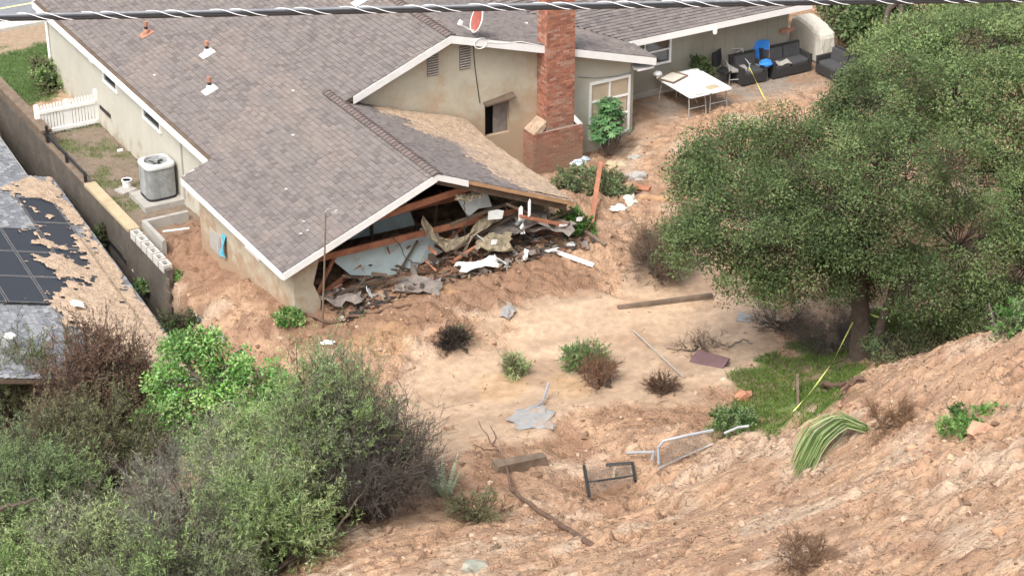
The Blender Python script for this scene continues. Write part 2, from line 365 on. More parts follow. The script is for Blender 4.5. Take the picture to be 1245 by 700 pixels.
# side yard is flat; beyond the retaining wall the neighbour's ground lies lower
yard = sstep(7.2, 9, GA) * (1 - sstep(17, 19, GA)) * sstep(-1.2, -.8, GB) * (1 - sstep(1.5, 2.5, GB))
Z = Z * (1 - yard) + yard * (-.02 - .012 * (GA - 9))
low = (1 - sstep(-.98, -.86, GB)) * sstep(2.5, 6, GA) * (1 - sstep(19.3, 21, GA)); Z = Z * (1 - low) + low * np.minimum(Z, -2.3)
patio = sstep(13.6, 14.3, GB) * sstep(5.2, 6.2, GA) * (1 - sstep(22.5, 23.5, GB)); Z = Z * (1 - patio) + patio * .94
ppx, ppy = proj(GX, GY, Z)
nA = fbm(GX * .55, GY * .55, 4, 1.); nB = fbm(GX * 1.9, GY * 1.9, 4, 5.); nC = fbm(GX * 5.5, GY * 5.5, 3, 9.)
pool = blob(ppx, ppy, [(590, 480, 130, 62), (760, 425, 190, 80), (860, 395, 130, 55), (540, 500, 70, 42), (820, 350, 90, 45), (690, 440, 140, 70), (620, 455, 100, 55), (900, 420, 70, 35), (535, 540, 45, 30)])
pool = sstep(.02, .30, pool + (nA - .5) * .75 + (nB - .5) * .45)
lawn = np.maximum(sstep(.1, .35, blob(ppx, ppy, [(15, 95, 85, 42), (55, 75, 40, 30)]) + (nB - .5) * .4), 0) * (GA > 18)
grass = sstep(.08, .3, blob(ppx, ppy, [(955, 470, 75, 48), (1000, 445, 60, 40), (930, 505, 45, 26), (1085, 400, 50, 32), (20, 640, 90, 60), (100, 690, 120, 60)]) + (nB - .5) * .7)
yardg = sstep(.52, .68, nB * .6 + nA * .4 + .05) * sstep(9, 10, GA) * (1 - sstep(18, 20, GA)) * (GB > -.9) * (GB < 1.6)
slope = sstep(.0, .2, blob(ppx, ppy, [(1200, 560, 330, 190), (900, 660, 260, 110), (620, 690, 200, 60)]))
rough = (1 - pool) * (1 - patio) * (1 - yard * .85) * (1 - far * .95)
us = GX * -.86 + GY * -.5; vs = GX * -.5 + GY * .86
streak = fbm(us * .5, vs * 2.6, 4, 2.)
ridg = 1 - np.abs(fbm(GX * 1.1, GY * 1.1, 4, 21.) * 2 - 1)
nD = fbm(GX * 2.6 + .6 * nB, GY * 3.4, 3, 61.)
nE = fbm(GX * 11., GY * 11., 2, 13.)
h = (nA - .5) * .24 + (nB - .5) * .20 + (nC - .5) * .13 + (nE - .5) * .07 + np.maximum(nD - .55, 0) * .38 - np.maximum(.42 - nD, 0) * .45 + (ridg - .75) * .11 + np.maximum(nC - .58, 0) * .22
h = h * (1 - slope * .25) + slope * ((streak - .5) * .30)
patchy = .30 + 1.15 * sstep(.40, .62, fbm(GX * .42 + 4, GY * .42, 3, 81.)); h = h * (1 - rough) + h * rough * patchy
Z = Z + rough * h + pool * ((nA - .5) * .05 + (streak - .5) * .03) + (1 - rough) * (nC - .5) * .012
crk = 1 - np.abs(fbm(us * .8 + nC * .3, vs * 2.2, 3, 71.) * 2 - 1); crk2 = 1 - np.abs(fbm(GX * 2.2, GY * 2.2, 3, 75.) * 2 - 1)
Z = Z - rough * (np.maximum(crk - .90, 0) * 1.5 * (.3 + slope) + np.maximum(crk2 - .90, 0) * 1.1)
# hollows and lumps seen in the slide
for (x, y, s, d) in [(742, 592, .42, -.32), (695, 532, .40, -.30), (575, 605, .45, -.30), (560, 560, .5, .28), (640, 610, .35, .22), (790, 530, .7, .18), (905, 600, .8, .16), (830, 640, .6, -.22),
                     (545, 420, .5, .12), (400, 395, .9, -.14), (330, 400, .5, .16), (1010, 590, .7, -.16), (1120, 520, .8, .14), (1065, 460, .35, .15)]:
    c = un(x, y, bil(np.array([un(x, y, 1.5)[0]]), np.array([un(x, y, 1.5)[1]]), CZ, cx_, cy_, .4)[0])
    Z += d * np.exp(-((GX - c[0]) ** 2 + (GY - c[1]) ** 2) / (2 * s * s))
def gz(x, y): return float(bil(np.array([x]), np.array([y]), Z, gx, gy, ST)[0])
def hit(px, py):
    """where the sight line through a point of the photograph meets the ground"""
    d = ray(px, py); t = np.arange(25, 95, .06); P = _C + d * t[:, None]
    ok = P[:, 2] < bil(P[:, 0], P[:, 1], Z, gx, gy, ST)
    return P[np.argmax(ok)] if ok.any() else un(px, py, 0)
# colour of the soil itself, apart from the darkened oak foot and cracks
c_mud = np.array([.41, .265, .168]); c_red = np.array([.30, .185, .122]); c_pale = np.array([.46, .345, .25]); c_dark = np.array([.20, .115, .07]); c_pool = np.array([.42, .30, .205])
c_lawn = np.array([.085, .14, .04]); c_gr = np.array([.115, .155, .045]); c_yard = np.array([.20, .155, .115]); c_moss = np.array([.10, .13, .04]); c_conc = np.array([.30, .245, .20])
def mixc(C, c, m): return C * (1 - m[..., None]) + c * m[..., None]
Cc = np.zeros(GX.shape + (3,)) + c_mud
Cc = mixc(Cc, c_red, sstep(.45, .68, nB) * .75); Cc = mixc(Cc, c_pale, sstep(.52, .70, fbm(GX * .9, GY * .9, 4, 31.)) * .8)
Cc = mixc(Cc, c_dark, sstep(.56, .70, fbm(GX * 2.8, GY * 2.8, 4, 44.)) * .6 * (1 - slope * .35))
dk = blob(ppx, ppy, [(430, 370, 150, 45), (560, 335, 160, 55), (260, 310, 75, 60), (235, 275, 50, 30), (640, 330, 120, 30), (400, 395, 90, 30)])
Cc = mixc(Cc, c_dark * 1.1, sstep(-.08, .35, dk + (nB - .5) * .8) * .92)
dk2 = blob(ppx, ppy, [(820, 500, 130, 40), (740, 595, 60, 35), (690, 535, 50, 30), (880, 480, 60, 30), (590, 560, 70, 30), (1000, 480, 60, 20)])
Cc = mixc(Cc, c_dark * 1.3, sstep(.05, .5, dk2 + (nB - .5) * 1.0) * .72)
flow = fbm((GX * .94 + GY * .34) * .35, (GY * .94 - GX * .34) * 1.9, 4, 33.)
Cc = mixc(Cc, c_pool * (0.70 + .6 * flow[..., None]), pool)
Cc = mixc(Cc, np.array([.30, .195, .125]), pool * sstep(.56, .70, fbm(GX * 1.3 + 3, GY * 1.6, 4, 91.)) * .55)
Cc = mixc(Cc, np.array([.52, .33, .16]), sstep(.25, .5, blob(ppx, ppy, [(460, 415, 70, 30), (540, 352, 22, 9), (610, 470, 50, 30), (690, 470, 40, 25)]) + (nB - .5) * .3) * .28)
Cc = mixc(Cc, c_conc * .9, patio * sstep(.35, .6, nA + .1)); Cc = mixc(Cc, c_mud * .7, patio * sstep(.40, .58, nB) * .9)
Cc = mixc(Cc, c_yard, yard); Cc = mixc(Cc, c_moss, yardg * .7)
Cc = mixc(Cc, np.array([.34, .25, .17]), far); Cc = mixc(Cc, c_lawn, lawn); Cc = mixc(Cc, c_gr, grass); Cc = mixc(Cc, np.array([.21, .15, .095]), grass * sstep(.5, .62, fbm(GX * 1.4, GY * 1.4, 4, 71.)) * .8 * (GX > 4))
Cc = mixc(Cc, np.array([.16, .13, .10]), low)
Cc = mixc(Cc, np.array([.10, .075, .05]), sstep(.1, .5, blob(ppx, ppy, [(1020, 430, 55, 28), (960, 440, 40, 14)]) + (nB - .5) * .6) * .7)  # darkens the ground colour at the oak's foot
Cc = mixc(Cc, c_dark * 1.2, rough * (sstep(.90, .98, crk) * (.2 + .5 * slope) + sstep(.92, .98, crk2) * .45).clip(0, .7))  # colours the cracks darker along their grooves
WET = np.clip(pool * (.62 + .35 * sstep(.40, .55, fbm(GX * .7, GY * .7, 3, 15.))) + .35 * sstep(.1, .5, dk), 0, 1)
def grid_mesh(name, Xs, Ys, Zs, C, m, wet=None):
    ny, nx = Xs.shape; me = bpy.data.meshes.new(name)
    V = np.stack([Xs, Ys, Zs], -1).reshape(-1, 3).astype(np.float32)
    i = np.arange((ny - 1) * nx).reshape(ny - 1, nx)[:, :-1].ravel()
    Fq = np.stack([i, i + 1, i + nx + 1, i + nx], 1).astype(np.int32)
    me.vertices.add(len(V)); me.vertices.foreach_set('co', V.ravel())
    me.loops.add(Fq.size); me.loops.foreach_set('vertex_index', Fq.ravel())
    me.polygons.add(len(Fq)); me.polygons.foreach_set('loop_start', np.arange(0, Fq.size, 4, dtype=np.int32)); me.polygons.foreach_set('loop_total', np.full(len(Fq), 4, np.int32))
    a = me.color_attributes.new('col', 'FLOAT_COLOR', 'POINT'); CC = np.ones((len(V), 4), np.float32); CC[:, :3] = C.reshape(-1, 3)
    if wet is not None: CC[:, 3] = 1 - wet.ravel()
    a.data.foreach_set('color', CC.ravel())
    me.update(calc_edges=True); me.polygons.foreach_set('use_smooth', [True] * len(me.polygons))
    me.materials.append(M[m]); o = bpy.data.objects.new(name, me); col.objects.link(o); return o
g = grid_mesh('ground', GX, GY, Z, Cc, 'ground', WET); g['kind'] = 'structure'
# wide ground to the horizon: a ring of plain soil around the surveyed sheet
ring = MB(); O_ = 600.
zc = {k: gz(*k) for k in [(X0 + .1, Y0 + .1), (X1 - .2, Y0 + .1), (X1 - .2, Y1 - .2), (X0 + .1, Y1 - .2)]}
inn = []
ex = lambda n: np.linspace(0, 1, n)
edge = [(x, gy[0]) for x in gx[::12]] + [(gx[-1], y) for y in gy[::12]] + [(x, gy[-1]) for x in gx[::-12]] + [(gx[0], y) for y in gy[::-12]]
Vr = []; 
for (x, y) in edge:
    z = gz(x, y); dx, dy = x, y - 50; L = math.hypot(dx, dy)
    Vr.append((x - dx / L * .06, y - dy / L * .06, z - .05)); Vr.append((x + dx / L * 15, y + dy / L * 15, z * .5 - .3)); Vr.append((x + dx / L * O_, y + dy / L * O_, -.5))
m_ = len(edge)
ring.add(Vr, [(3 * i + k, 3 * i + k + 1, 3 * ((i + 1) % m_) + k + 1, 3 * ((i + 1) % m_) + k) for i in range(m_) for k in (0, 1)], (.33, .24, .16))
tag(ring.build('terrain', 'ground'), None, None, kind='structure')
# ---------------------------------------------------------------- the damaged house (local x = b, y = a)
house = thing('damaged_house', 'single storey house with grey shingle roof, its near gable end torn open by mud', 'house', HO, TH)
def zl(b): return 2.2 + .39 * b                     # left slope (shared by main house and wing)
def zw(b): return zl(4.31) - .426 * (b - 4.31)      # right slope of the wing
def zm(b): return zl(7.64) - .291 * (b - 7.64)      # right slope of the main house
def zr(a): return 3.25 + .29 * (a - 6.79)           # front slope of the rear wing
bv = lambda a: 7.64 + (zl(7.64) - zr(a)) / .291     # valley between the two
av = lambda b: 6.79 + (zm(b) - 3.25) / .29
MG = 5.36                                          # front rake of the main gable
def slab(name, poly, zf, th=.11, drop=.015):
    m = MB(); P = [(b, a, zf(b, a) - drop) for b, a in poly]; return m.prism(P, (0, 0, -th)).build(name, 'deck', house)
roofs = {}
roofs['l'] = slab('roof', [(0, 0), (4.31, 0), (4.31, MG), (7.64, MG), (7.64, 21), (.8, 21), (.8, 6.5), (0, 6.5)], lambda b, a: zl(b))
roofs['w'] = slab('roof', [(4.312, 0), (8.35, .0), (8.35, 5.7), (4.312, 5.7)], lambda b, a: zw(b))
roofs['m'] = slab('roof', [(7.642, MG), (14.43, MG), (14.43, av(14.43)), (7.642, av(7.642))], lambda b, a: zm(b))
ridge_a = av(7.642)
roofs['r'] = slab('roof', [(bv(6.79) - .2, 6.79), (21.2, 6.79), (21.2, ridge_a), (7.645, ridge_a)], lambda b, a: zr(a))
roofs['b'] = slab('roof', [(7.645, ridge_a + .002), (21.2, ridge_a + .002), (21.2, ridge_a + 7), (7.645, ridge_a + 7)], lambda b, a: zr(ridge_a) - .29 * (a - ridge_a))
SH = [np.array(c) for c in [(.186, .162, .152), (.174, .150, .143), (.194, .168, .157), (.150, .130, .124), (.180, .160, .152), (.202, .174, .160)]]
def shingles(rows, parent, e1, tilt=.022, mudf=None, pal=SH, name='shingles', exp_=.142):
    """rows: list of (origin point fn(u)->xyz, u0, u1, upslope unit vector, normal); every tab is a lipped piece"""
    V = []; C = []; g = np.random.default_rng(11)
    for (o, u0, u1, up, nr) in rows:
        u = u0 - g.random() * .2
        while u < u1:
            wd = g.choice([.14, .17, .21, .26]); s, e = max(u, u0), min(u + wd - .008, u1); u += wd
            if e - s < .03: continue
            t = tilt + g.choice([0, 0, .012]); c = pal[g.integers(len(pal))] * (.93 + .14 * g.random())
            p0 = o(s); p1 = o(e); L = exp_ * 1.03
            if mudf is not None:
                k = mudf(p0); c = c * (1 - k) + np.array([.44, .33, .245]) * (.85 + .3 * g.random()) * k
            a0 = p0 + nr * t; a1 = p1 + nr * t; b0 = p0 + up * L + nr * .004; b1 = p1 + up * L + nr * .004
            V.append([a0, a1, b1, b0]); C.append(c); V.append([p0, p1, a1, a0]); C.append(c * .9)
            V.append([p0, a0, b0, b0 - nr * .02]); C.append(c)
    return quads(name, np.array(V), np.array(C), 'shingle', parent, 'stuff', world=False)
def rowset_b(b0, b1, zf, arange, sgn):
    """courses running along a; sgn = +1 when b grows upslope"""
    sl = (zf(b0 + .01) - zf(b0)) / .01; up = np.array([sgn, 0, sl * sgn]); L = np.linalg.norm(up); up = up / L
    nr = np.array([-sl, 0, 1.]); nr /= np.linalg.norm(nr); step = 1.42e-1 / L; out = []
    b = b0
    while (b1 - b) * sgn > .02:
        for (s, e) in arange(b):
            out.append(((lambda u, b=b: np.array([b, u, zf(b)])), s, e, up, nr))
        b += sgn * step
    return out
def ranL(b):
    if b < .8: return [(-.02, 6.5)]
    if b < 4.31: return [(-.02, 21)]
    return [(MG - .02, 21)]
wet = lambda p: 0.
def roofmud(p):
    b, a = p[0], p[1]
    n = fbm(np.array([b * 1.3]), np.array([a * 1.3]), 4)[0]
    edge = 7.0 - .28 * (a) if a > 1.0 else 6.2 + .5
    return float(np.clip((b - (6.55 - .22 * max(a - 1, 0)) + (n - .5) * 2.0) * 1.6, 0, 1) * (.55 + .45 * n))
def stainl(p):
    n = fbm(np.array([p[0] * .6 + 5]), np.array([p[1] * .6]), 3)[0]; return float(np.clip((n - .60) * 1.2, 0, .10))
shingles(rowset_b(-.03, 7.62, zl, ranL, 1), roofs['l'], None, mudf=stainl)
shingles(rowset_b(8.38, 4.33, zw, lambda b: [(-.02, 5.70)], -1), roofs['w'], None, mudf=roofmud)
shingles(rowset_b(14.46, 7.66, zm, lambda b: [(MG - .02, max(av(b) + .03, MG))], -1), roofs['m'], None, mudf=stainl)
rr = []; up = np.array([0, 1, .29]); L_ = np.linalg.norm(up); up /= L_; nr = np.array([0, -.29, 1]); nr /= np.linalg.norm(nr); a = 6.76
while a < ridge_a - .05:
    rr.append(((lambda u, a=a: np.array([u, a, zr(a)])), max(bv(a), 7.7) - .03, 21.2, up, nr)); a += 1.42e-1 / L_
shingles(rr, roofs['r'], None)
# ridge caps: bent pieces lapping each other
def caps(pts, s0, s1, parent):
    V = []; C = []; g = np.random.default_rng(5); p, q = map(np.array, pts); L = np.linalg.norm(q - p); d = (q - p) / L; n = int(L / .17); sd = np.cross(d, (0, 0, 1)); sd /= np.linalg.norm(sd)
    for i in range(n):
        o = p + d * i * L / n; e = p + d * (i + 1.25) * L / n; c = SH[g.integers(6)] * np.array([.90, .82, .80]); t = np.array([0, 0, .05]); t2 = np.array([0, 0, .02])
        for (sg, sl) in ((1, s0), (-1, s1)):
            w1 = sd * sg * .15 + np.array([0, 0, -sl * .15])
            V.append([o + t, o + t + w1, e + t2 + w1, e + t2]); C.append(c); V.append([o + t, o + t + w1, o + w1 - t2 * .5, o - t2 * .5]); C.append(c * .8)
    quads('ridge_caps', np.array(V), np.array(C), 'shingle', parent, 'stuff', world=False)
caps([(4.31, -.05, zl(4.31) + .01), (4.25, 6.3, zl(4.31) + .05)], .426, .39, roofs['w'])
caps([(7.64, MG - .03, zl(7.64) + .01), (7.64, ridge_a, zl(7.64) + .01)], .291, .39, roofs['m'])
# fascia boards, each a board of its own
def fascia(p, q, ht=.2, m='white', off=.0, name='fascia'):
    mb = MB(); p = np.array(p, float); q = np.array(q, float)
    d = q - p; P = [p, q, q - np.array([0, 0, ht]), p - np.array([0, 0, ht])]
    sd = np.cross(d, (0, 0, 1)); sd /= np.linalg.norm(sd)
    return mb.prism([x + sd * off for x in P], sd * .035).build(name, m, house)
D = .012
fascia((-.0, -.004, zl(0) - D), (4.31, -.004, zl(4.31) - D), .20)
fascia((4.315, -.004, zl(4.31) - D), (5.2, -.004, zw(5.2) - D), .17)
fascia((5.205, -.002, zw(5.2) - D), (8.35, -.002, zw(8.35) - D), .10, 'rawwood', name='bare_rake_board')
fascia((4.62, MG - .004, zl(4.62) - D), (7.64, MG - .004, zl(7.64) - D), .22, 'whitedirty')
fascia((7.645, MG - .004, zm(7.645) - D), (14.43, MG - .004, zm(14.43) - D), .22)
fascia((bv(6.79) - .0, 6.786, zr(6.79) - D), (21.2, 6.786, zr(6.79) - D), .2)
fascia((-.004, 6.5, zl(0) - D), (-.004, -.0, zl(0) - D), .19)
fascia((.796, 21, zl(.8) - D), (.796, 6.5, zl(.8) - D), .2)
fascia((.8, 6.504, zl(.8) - D), (0, 6.504, zl(0) - D), .16)
fascia((14.434, MG, zm(14.43) - D), (14.434, 6.75, zm(14.43) - D), .2)
fascia((21.204, 6.79, zr(6.79) - D), (21.204, ridge_a, zr(ridge_a) - D), .2)
fascia((7.64, 21.0, zl(7.64) - D), (.8, 21.0, zl(.8) - D), .2)
MB().prism([(13.86, 5.40, 2.86), (14.42, 5.40, 2.86), (14.42, 6.8, 2.86), (13.86, 6.8, 2.86)], (0, 0, .06)).build('soffit', 'white', house)
MB().prism([(14.0, 6.82, 3.02), (21.15, 6.82, 3.02), (21.15, 7.59, 3.02), (14.0, 7.59, 3.02)], (0, 0, .04)).build('soffit', 'siding', house)
# walls
def wall(name, poly, vec, m): return MB().prism(poly, vec).build(name, m, house)
wall('side_wall', [(1.1, 6.4, -.5), (1.1, 20.7, -.6), (1.1, 20.7, zl(1.1) - .12), (1.1, 6.4, zl(1.1) - .12)], (.14, 0, 0), 'stucco')
wall('side_wall', [(.4, .42, -.3), (.4, 6.42, -.5), (.4, 6.42, zl(.4) - .12), (.4, .42, zl(.4) - .12)], (.13, 0, 0), 'wallmud')
wall('return_wall', [(.535, 6.3, -.5), (1.24, 6.3, -.5), (1.24, 6.3, 2.3), (.535, 6.3, 2.3)], (0, .1, 0), 'stucco')
wall('front_wall_stub', [(.4, .3, -.1), (1.0, .3, -.1), (1.12, .3, 1.0), (.93, .3, 1.5), (1.1, .3, 2.1), (1.0, .3, 2.44), (.4, .3, 2.22)], (0, .115, 0), 'wallmud')
# gable wall in pieces round the hole
GW = 5.75
h0, h1, hz0, hz1 = 8.92, 9.72, 1.72, 2.74
zt = lambda b: (zl(b) if b < 7.64 else zm(b)) - .13
wall('gable_wall', [(4.4, GW, .2), (h0, GW, .2), (h0, GW, zt(h0)), (7.64, GW, zt(7.64)), (4.4, GW, zt(4.4))], (0, .14, 0), 'gable')
wall('gable_wall', [(h1, GW, .2), (10.75, GW, .2), (10.75, GW, zt(10.75)), (h1, GW, zt(h1))], (0, .14, 0), 'gable')
wall('gable_wall', [(h0, GW, hz1), (h1, GW, hz1 + .1), (h1, GW, zt(h1)), (h0, GW, zt(h0))], (0, .139, 0), 'gable')
wall('gable_wall', [(h0, GW, .2), (h1, GW, .2), (h1, GW, hz0), (h0, GW, hz0)], (0, .139, 0), 'gable')
wx0, wx1, wz0, wz1 = 12.47, 13.74, .95, 2.60
wall('rear_patio_wall', [(10.75, GW, .2), (wx0, GW, .2), (wx0, GW, zt(wx0)), (10.75, GW, zt(10.75))], (0, .14, 0), 'stucco')
wall('rear_patio_wall', [(wx1, GW, .2), (13.9, GW, .2), (13.9, GW, zt(13.9)), (wx1, GW, zt(wx1))], (0, .14, 0), 'stucco')
wall('rear_patio_wall', [(wx0, GW, wz1), (wx1, GW, wz1), (wx1, GW, zt(wx1)), (wx0, GW, zt(wx0))], (0, .139, 0), 'stucco')
wall('rear_patio_wall', [(wx0, GW, .2), (wx1, GW, .2), (wx1, GW, wz0), (wx0, GW, wz0)], (0, .139, 0), 'stucco')
wall('end_wall', [(13.9, GW + .002, .2), (13.9, 7.61, .2), (13.9, 7.61, 3.1), (13.9, GW + .002, 3.1)], (-.14, 0, 0), 'siding')
RW = 7.6
rx0, rx1, rz0, rz1 = 14.65, 16.42, 1.98, 2.75
for poly in ([(13.9, RW, .3), (rx0, RW, .3), (rx0, RW, 3.1), (13.9, RW, 3.1)], [(rx1, RW, .3), (20.95, RW, .3), (20.95, RW, 3.12), (rx1, RW, 3.12)],
             [(rx0, RW, .3), (rx1, RW, .3), (rx1, RW, rz0), (rx0, RW, rz0)], [(rx0, RW, rz1), (rx1, RW, rz1), (rx1, RW, 3.12), (rx0, RW, 3.12)]):
    wall('patio_wall', poly, (0, .14, 0), 'siding')
wall('end_wall', [(20.95, RW + .002, .3), (20.95, ridge_a + 6.6, .3), (20.95, ridge_a + 6.6, 3.2), (20.95, ridge_a, zr(ridge_a) - .15), (20.95, RW + .002, 3.15)], (-.14, 0, 0), 'siding')
wall('back_wall', [(1.1, 20.75, -.6), (20.8, 20.75, -.6), (20.8, 20.75, 2.6), (1.1, 20.75, 2.6)], (0, .12, 0), 'stucco')
bt = MB()                                            # vertical battens on the patio wall
for b in np.arange(16.5, 20.9, .405): bt.span(b, b + .012, RW - .008, RW - .001, .85, 3.0)
bt.build('siding_joints', 'siding', house)['kind'] = 'stuff'
MB().span(13.92, 20.93, RW - .06, RW - .002, .45, 1.12).build('plinth', 'concrete', house)
MB().span(13.82, 13.92, GW - .02, GW - .001, .3, zt(13.9) - .1).build('corner_board', 'siding', house)
# interior of the torn wing
wall('party_wall', [(.6, 5.6, -.2), (8.6, 5.6, -.2), (8.6, 5.6, 2.0), (4.3, 5.6, 3.6), (.6, 5.6, 2.2)], (0, .1, 0), 'dark')  # back wall coloured near-black, the wing's inner shade put into its colour
wall('broken_side_wall', [(8.0, .9, .5), (8.0, 5.6, .3), (8.0, 5.6, 2.05), (8.0, 1.3, 2.1), (8.0, .7, 1.5)], (.12, 0, 0), 'wallmud')
def beam(p, q, wd=.05, ht=.15, m='redwood', name='beam'): return MB().bar(p, q, wd, ht).build(name, m, house)
beam((1.0, .75, 1.93), (7.2, .75, 1.90), .05, .17, name='ceiling_joist')
beam((1.0, 2.0, 2.08), (7.4, 2.0, 2.02), .05, .17, name='ceiling_joist')
beam((1.0, 3.3, 2.15), (7.6, 3.3, 2.1), .05, .17, name='ceiling_joist')
beam((2.6, .5, 2.78), (6.1, .62, 3.0), .05, .18, name='rafter_brace')
for k in range(7):
    aa = .12 + k * .75
    beam((.45, aa, zl(.45) - .24), (4.28, aa, zl(4.28) - .24), .045, .16, 'deck', 'rafter'); beam((4.34, aa, zw(4.34) - .24), (8.2, aa, zw(8.2) - .24), .045, .16, 'deck', 'rafter')
beam((1.1, .5, 1.05), (1.9, 1.0, 1.78), .05, .1, 'redwood', 'stud'); beam((1.35, .9, .8), (2.6, 1.0, 1.28), .06, .12, 'redwood', 'stud')
for b, t in ((2.2, .1), (3.6, -.06), (5.4, .1), (6.6, .2)): beam((b, 2.3, .6), (b + t, 2.3, 2.0), .05, .09, 'deck', 'stud')
def shard(poly, m, name, vec=(0, .02, 0)): return MB().prism(poly, vec).build(name, m, house)
shard([(1.7, 1.1, 1.75), (4.9, 1.2, 1.70), (5.1, 1.1, 1.05), (4.2, .9, .95), (3.5, .8, .8), (2.9, .75, .62), (2.3, .9, 1.1)], 'bluewall', 'wallboard')
shard([(1.9, 2.6, 2.0), (4.8, 2.7, 1.95), (5.0, 2.6, 1.2), (2.0, 2.5, 1.3)], 'bluewall', 'wallboard')
shard([(5.4, 1.0, 2.55), (6.3, 1.05, 2.6), (6.35, .8, 2.15), (5.95, .8, 2.2), (5.6, .75, 2.05)], 'drywall', 'wallboard')
# chimney
chim = MB().span(10.64, 11.56, 5.22, 5.74, .2, 5.75).span(10.20, 11.86, 5.2, 5.742, .2, 1.72).build('chimney', 'mortar', house)
MB().prism([(10.20, 5.2, 1.722), (10.20, 5.742, 1.722), (10.63, 5.742, 2.05), (10.63, 5.2, 2.05)], (0, 0, -.2)).build('shoulder', 'mudroof', chim); MB().prism([(11.86, 5.2, 1.722), (11.86, 5.742, 1.722), (11.57, 5.742, 2.05), (11.57, 5.2, 2.05)], (0, 0, -.2)).build('shoulder', 'brick', chim)
BR = [np.array(c) for c in [(.36, .155, .10), (.31, .13, .085), (.40, .18, .12), (.27, .115, .08), (.38, .22, .16)]]
bk = MB(); gr = np.random.default_rng(2)
def brickface(x0, x1, z0, z1, fixed, axis, sgn):
    z = z0; r = 0
    while z < z1:
        u = x0 - (.11 if r % 2 else 0)
        while u < x1:
            s, e = max(u, x0), min(u + .205, x1); u += .215
            if e - s < .03: continue
            c = BR[gr.integers(5)] * (.85 + .3 * gr.random()); d = .010 + .008 * gr.random(); zz = min(z + .066, z1)
            lo, hi = (fixed - d, fixed + .05) if sgn < 0 else (fixed - .05, fixed + d)
            if axis == 'a': bk.span(s, e, lo, hi, z, zz, tuple(c))
            else: bk.span(lo, hi, s, e, z, zz, tuple(c))
        z += .0765; r += 1
brickface(10.64, 11.56, 1.8, 5.74, 5.22, 'a', -1); brickface(5.23, 5.74, 1.8, 5.74, 10.64, 'b', -1); brickface(5.23, 5.74, 1.8, 5.74, 11.56, 'b', 1)
brickface(10.20, 11.86, .25, 1.71, 5.2, 'a', -1); brickface(5.21, 5.74, .25, 1.71, 10.20, 'b', -1); brickface(5.21, 5.74, .25, 1.71, 11.86, 'b', 1)
bk.span(10.57, 11.63, 5.15, 5.80, 5.752, 5.84, (.34, .16, .12)).build('bricks', 'brick', chim)['kind'] = 'stuff'
MB().span(10.64, 11.56, 5.28, 5.70, 5.842, 5.93).build('chimney_crown', 'block', chim)
# windows
def window(x0, x1, z0, z1, y, nv, nh, pm, parent=house, fw=.07, blind=None):
    f = MB(); t = .05
    f.span(x0 - fw, x1 + fw, y - t, y + .03, z1, z1 + fw); f.span(x0 - fw, x1 + fw, y - t - .01, y + .03, z0 - fw, z0)
    f.span(x0 - fw, x0, y - t + .002, y + .03, z0, z1); f.span(x1, x1 + fw, y - t + .002, y + .03, z0, z1)
    for i in range(1, nv): x = x0 + (x1 - x0) * i / nv; f.span(x - .025, x + .025, y - .03, y + .025, z0, z1)
    for i in range(1, nh): z = z0 + (z1 - z0) * i / nh; f.span(x0, x1, y - .033, y + .022, z - .025, z + .025)
    fo = f.build('window', 'white', parent)
    for i in range(nv):
        for j in range(nh):
            MB().span(x0 + (x1 - x0) * i / nv + .026, x0 + (x1 - x0) * (i + 1) / nv - .026, y + .005, y + .012, z0 + (z1 - z0) * j / nh + .026, z0 + (z1 - z0) * (j + 1) / nh - .026).build('pane', pm if blind is None or (i, j) not in blind else blind[(i, j)], fo)
    return fo
window(wx0, wx1, wz0, wz1, GW, 2, 3, 'curtain')
window(rx0, rx1, rz0, rz1, RW, 2, 2, 'glass')
# two small high windows and a vent in the left walls (frames stand proud of the stucco)
def sidewin(b, a0, a1, z0, z1, pm='glass', n=1):
    f = MB()
    f.span(b - .05, b + .02, a0, a1, z1 - .05, z1); f.span(b - .06, b + .02, a0, a1, z0, z0 + .06); f.span(b - .052, b + .02, a0, a0 + .06, z0 + .06, z1 - .05); f.span(b - .052, b + .02, a1 - .06, a1, z0 + .06, z1 - .05)
    fo = f.build('small_window', 'white', house); MB().span(b - .012, b - .004, a0 + .06, a1 - .06, z0 + .06, z1 - .05).build('pane', pm, fo)
sidewin(1.1, 14.3, 15.5, 1.62, 2.14); sidewin(1.1, 10.8, 12.2, 1.62, 2.14)
sidewin(.4, 2.3, 3.2, 1.42, 1.86, 'whitedirty')
MB().span(1.07, 1.098, 15.2, 16.1, .5, .62).build('foundation_vent', 'dark', house)
MB().span(1.05, 1.098, 9.25, 9.31, .2, 2.3).build('conduit', 'greymetal', house)
MB().tube([(1.05, 20.6, 2.3), (1.05, 20.6, -.3)], .05, 8).build('downspout', 'white', house)
MB().bar((.95, 16.2, 2.05), (1.1, 16.2, 2.02), .28, .05).build('wall_bracket', 'white', house)
cv = MB().span(.36, .398, 5.0, 5.7, .35, .95).build('crawl_space_vent', 'greymetal', house)
for k in range(5): MB().span(.345, .359, 5.06, 5.64, .42 + k * .1, .46 + k * .1).build('slat', 'concrete', cv)
# louvre vents in the gable
for b in (7.27, 8.29):
    lv = MB().span(b - .18, b + .18, GW - .012, GW - .001, 3.92, 4.62).build('louvre_vent', 'purplejunk', house)
    for k in range(9): MB().box((b, GW - .03, 3.97 + k * .075), (.34, .05, .022), Matrix.Rotation(R(-28), 3, 'X')).build('slat', 'stucco', lv)
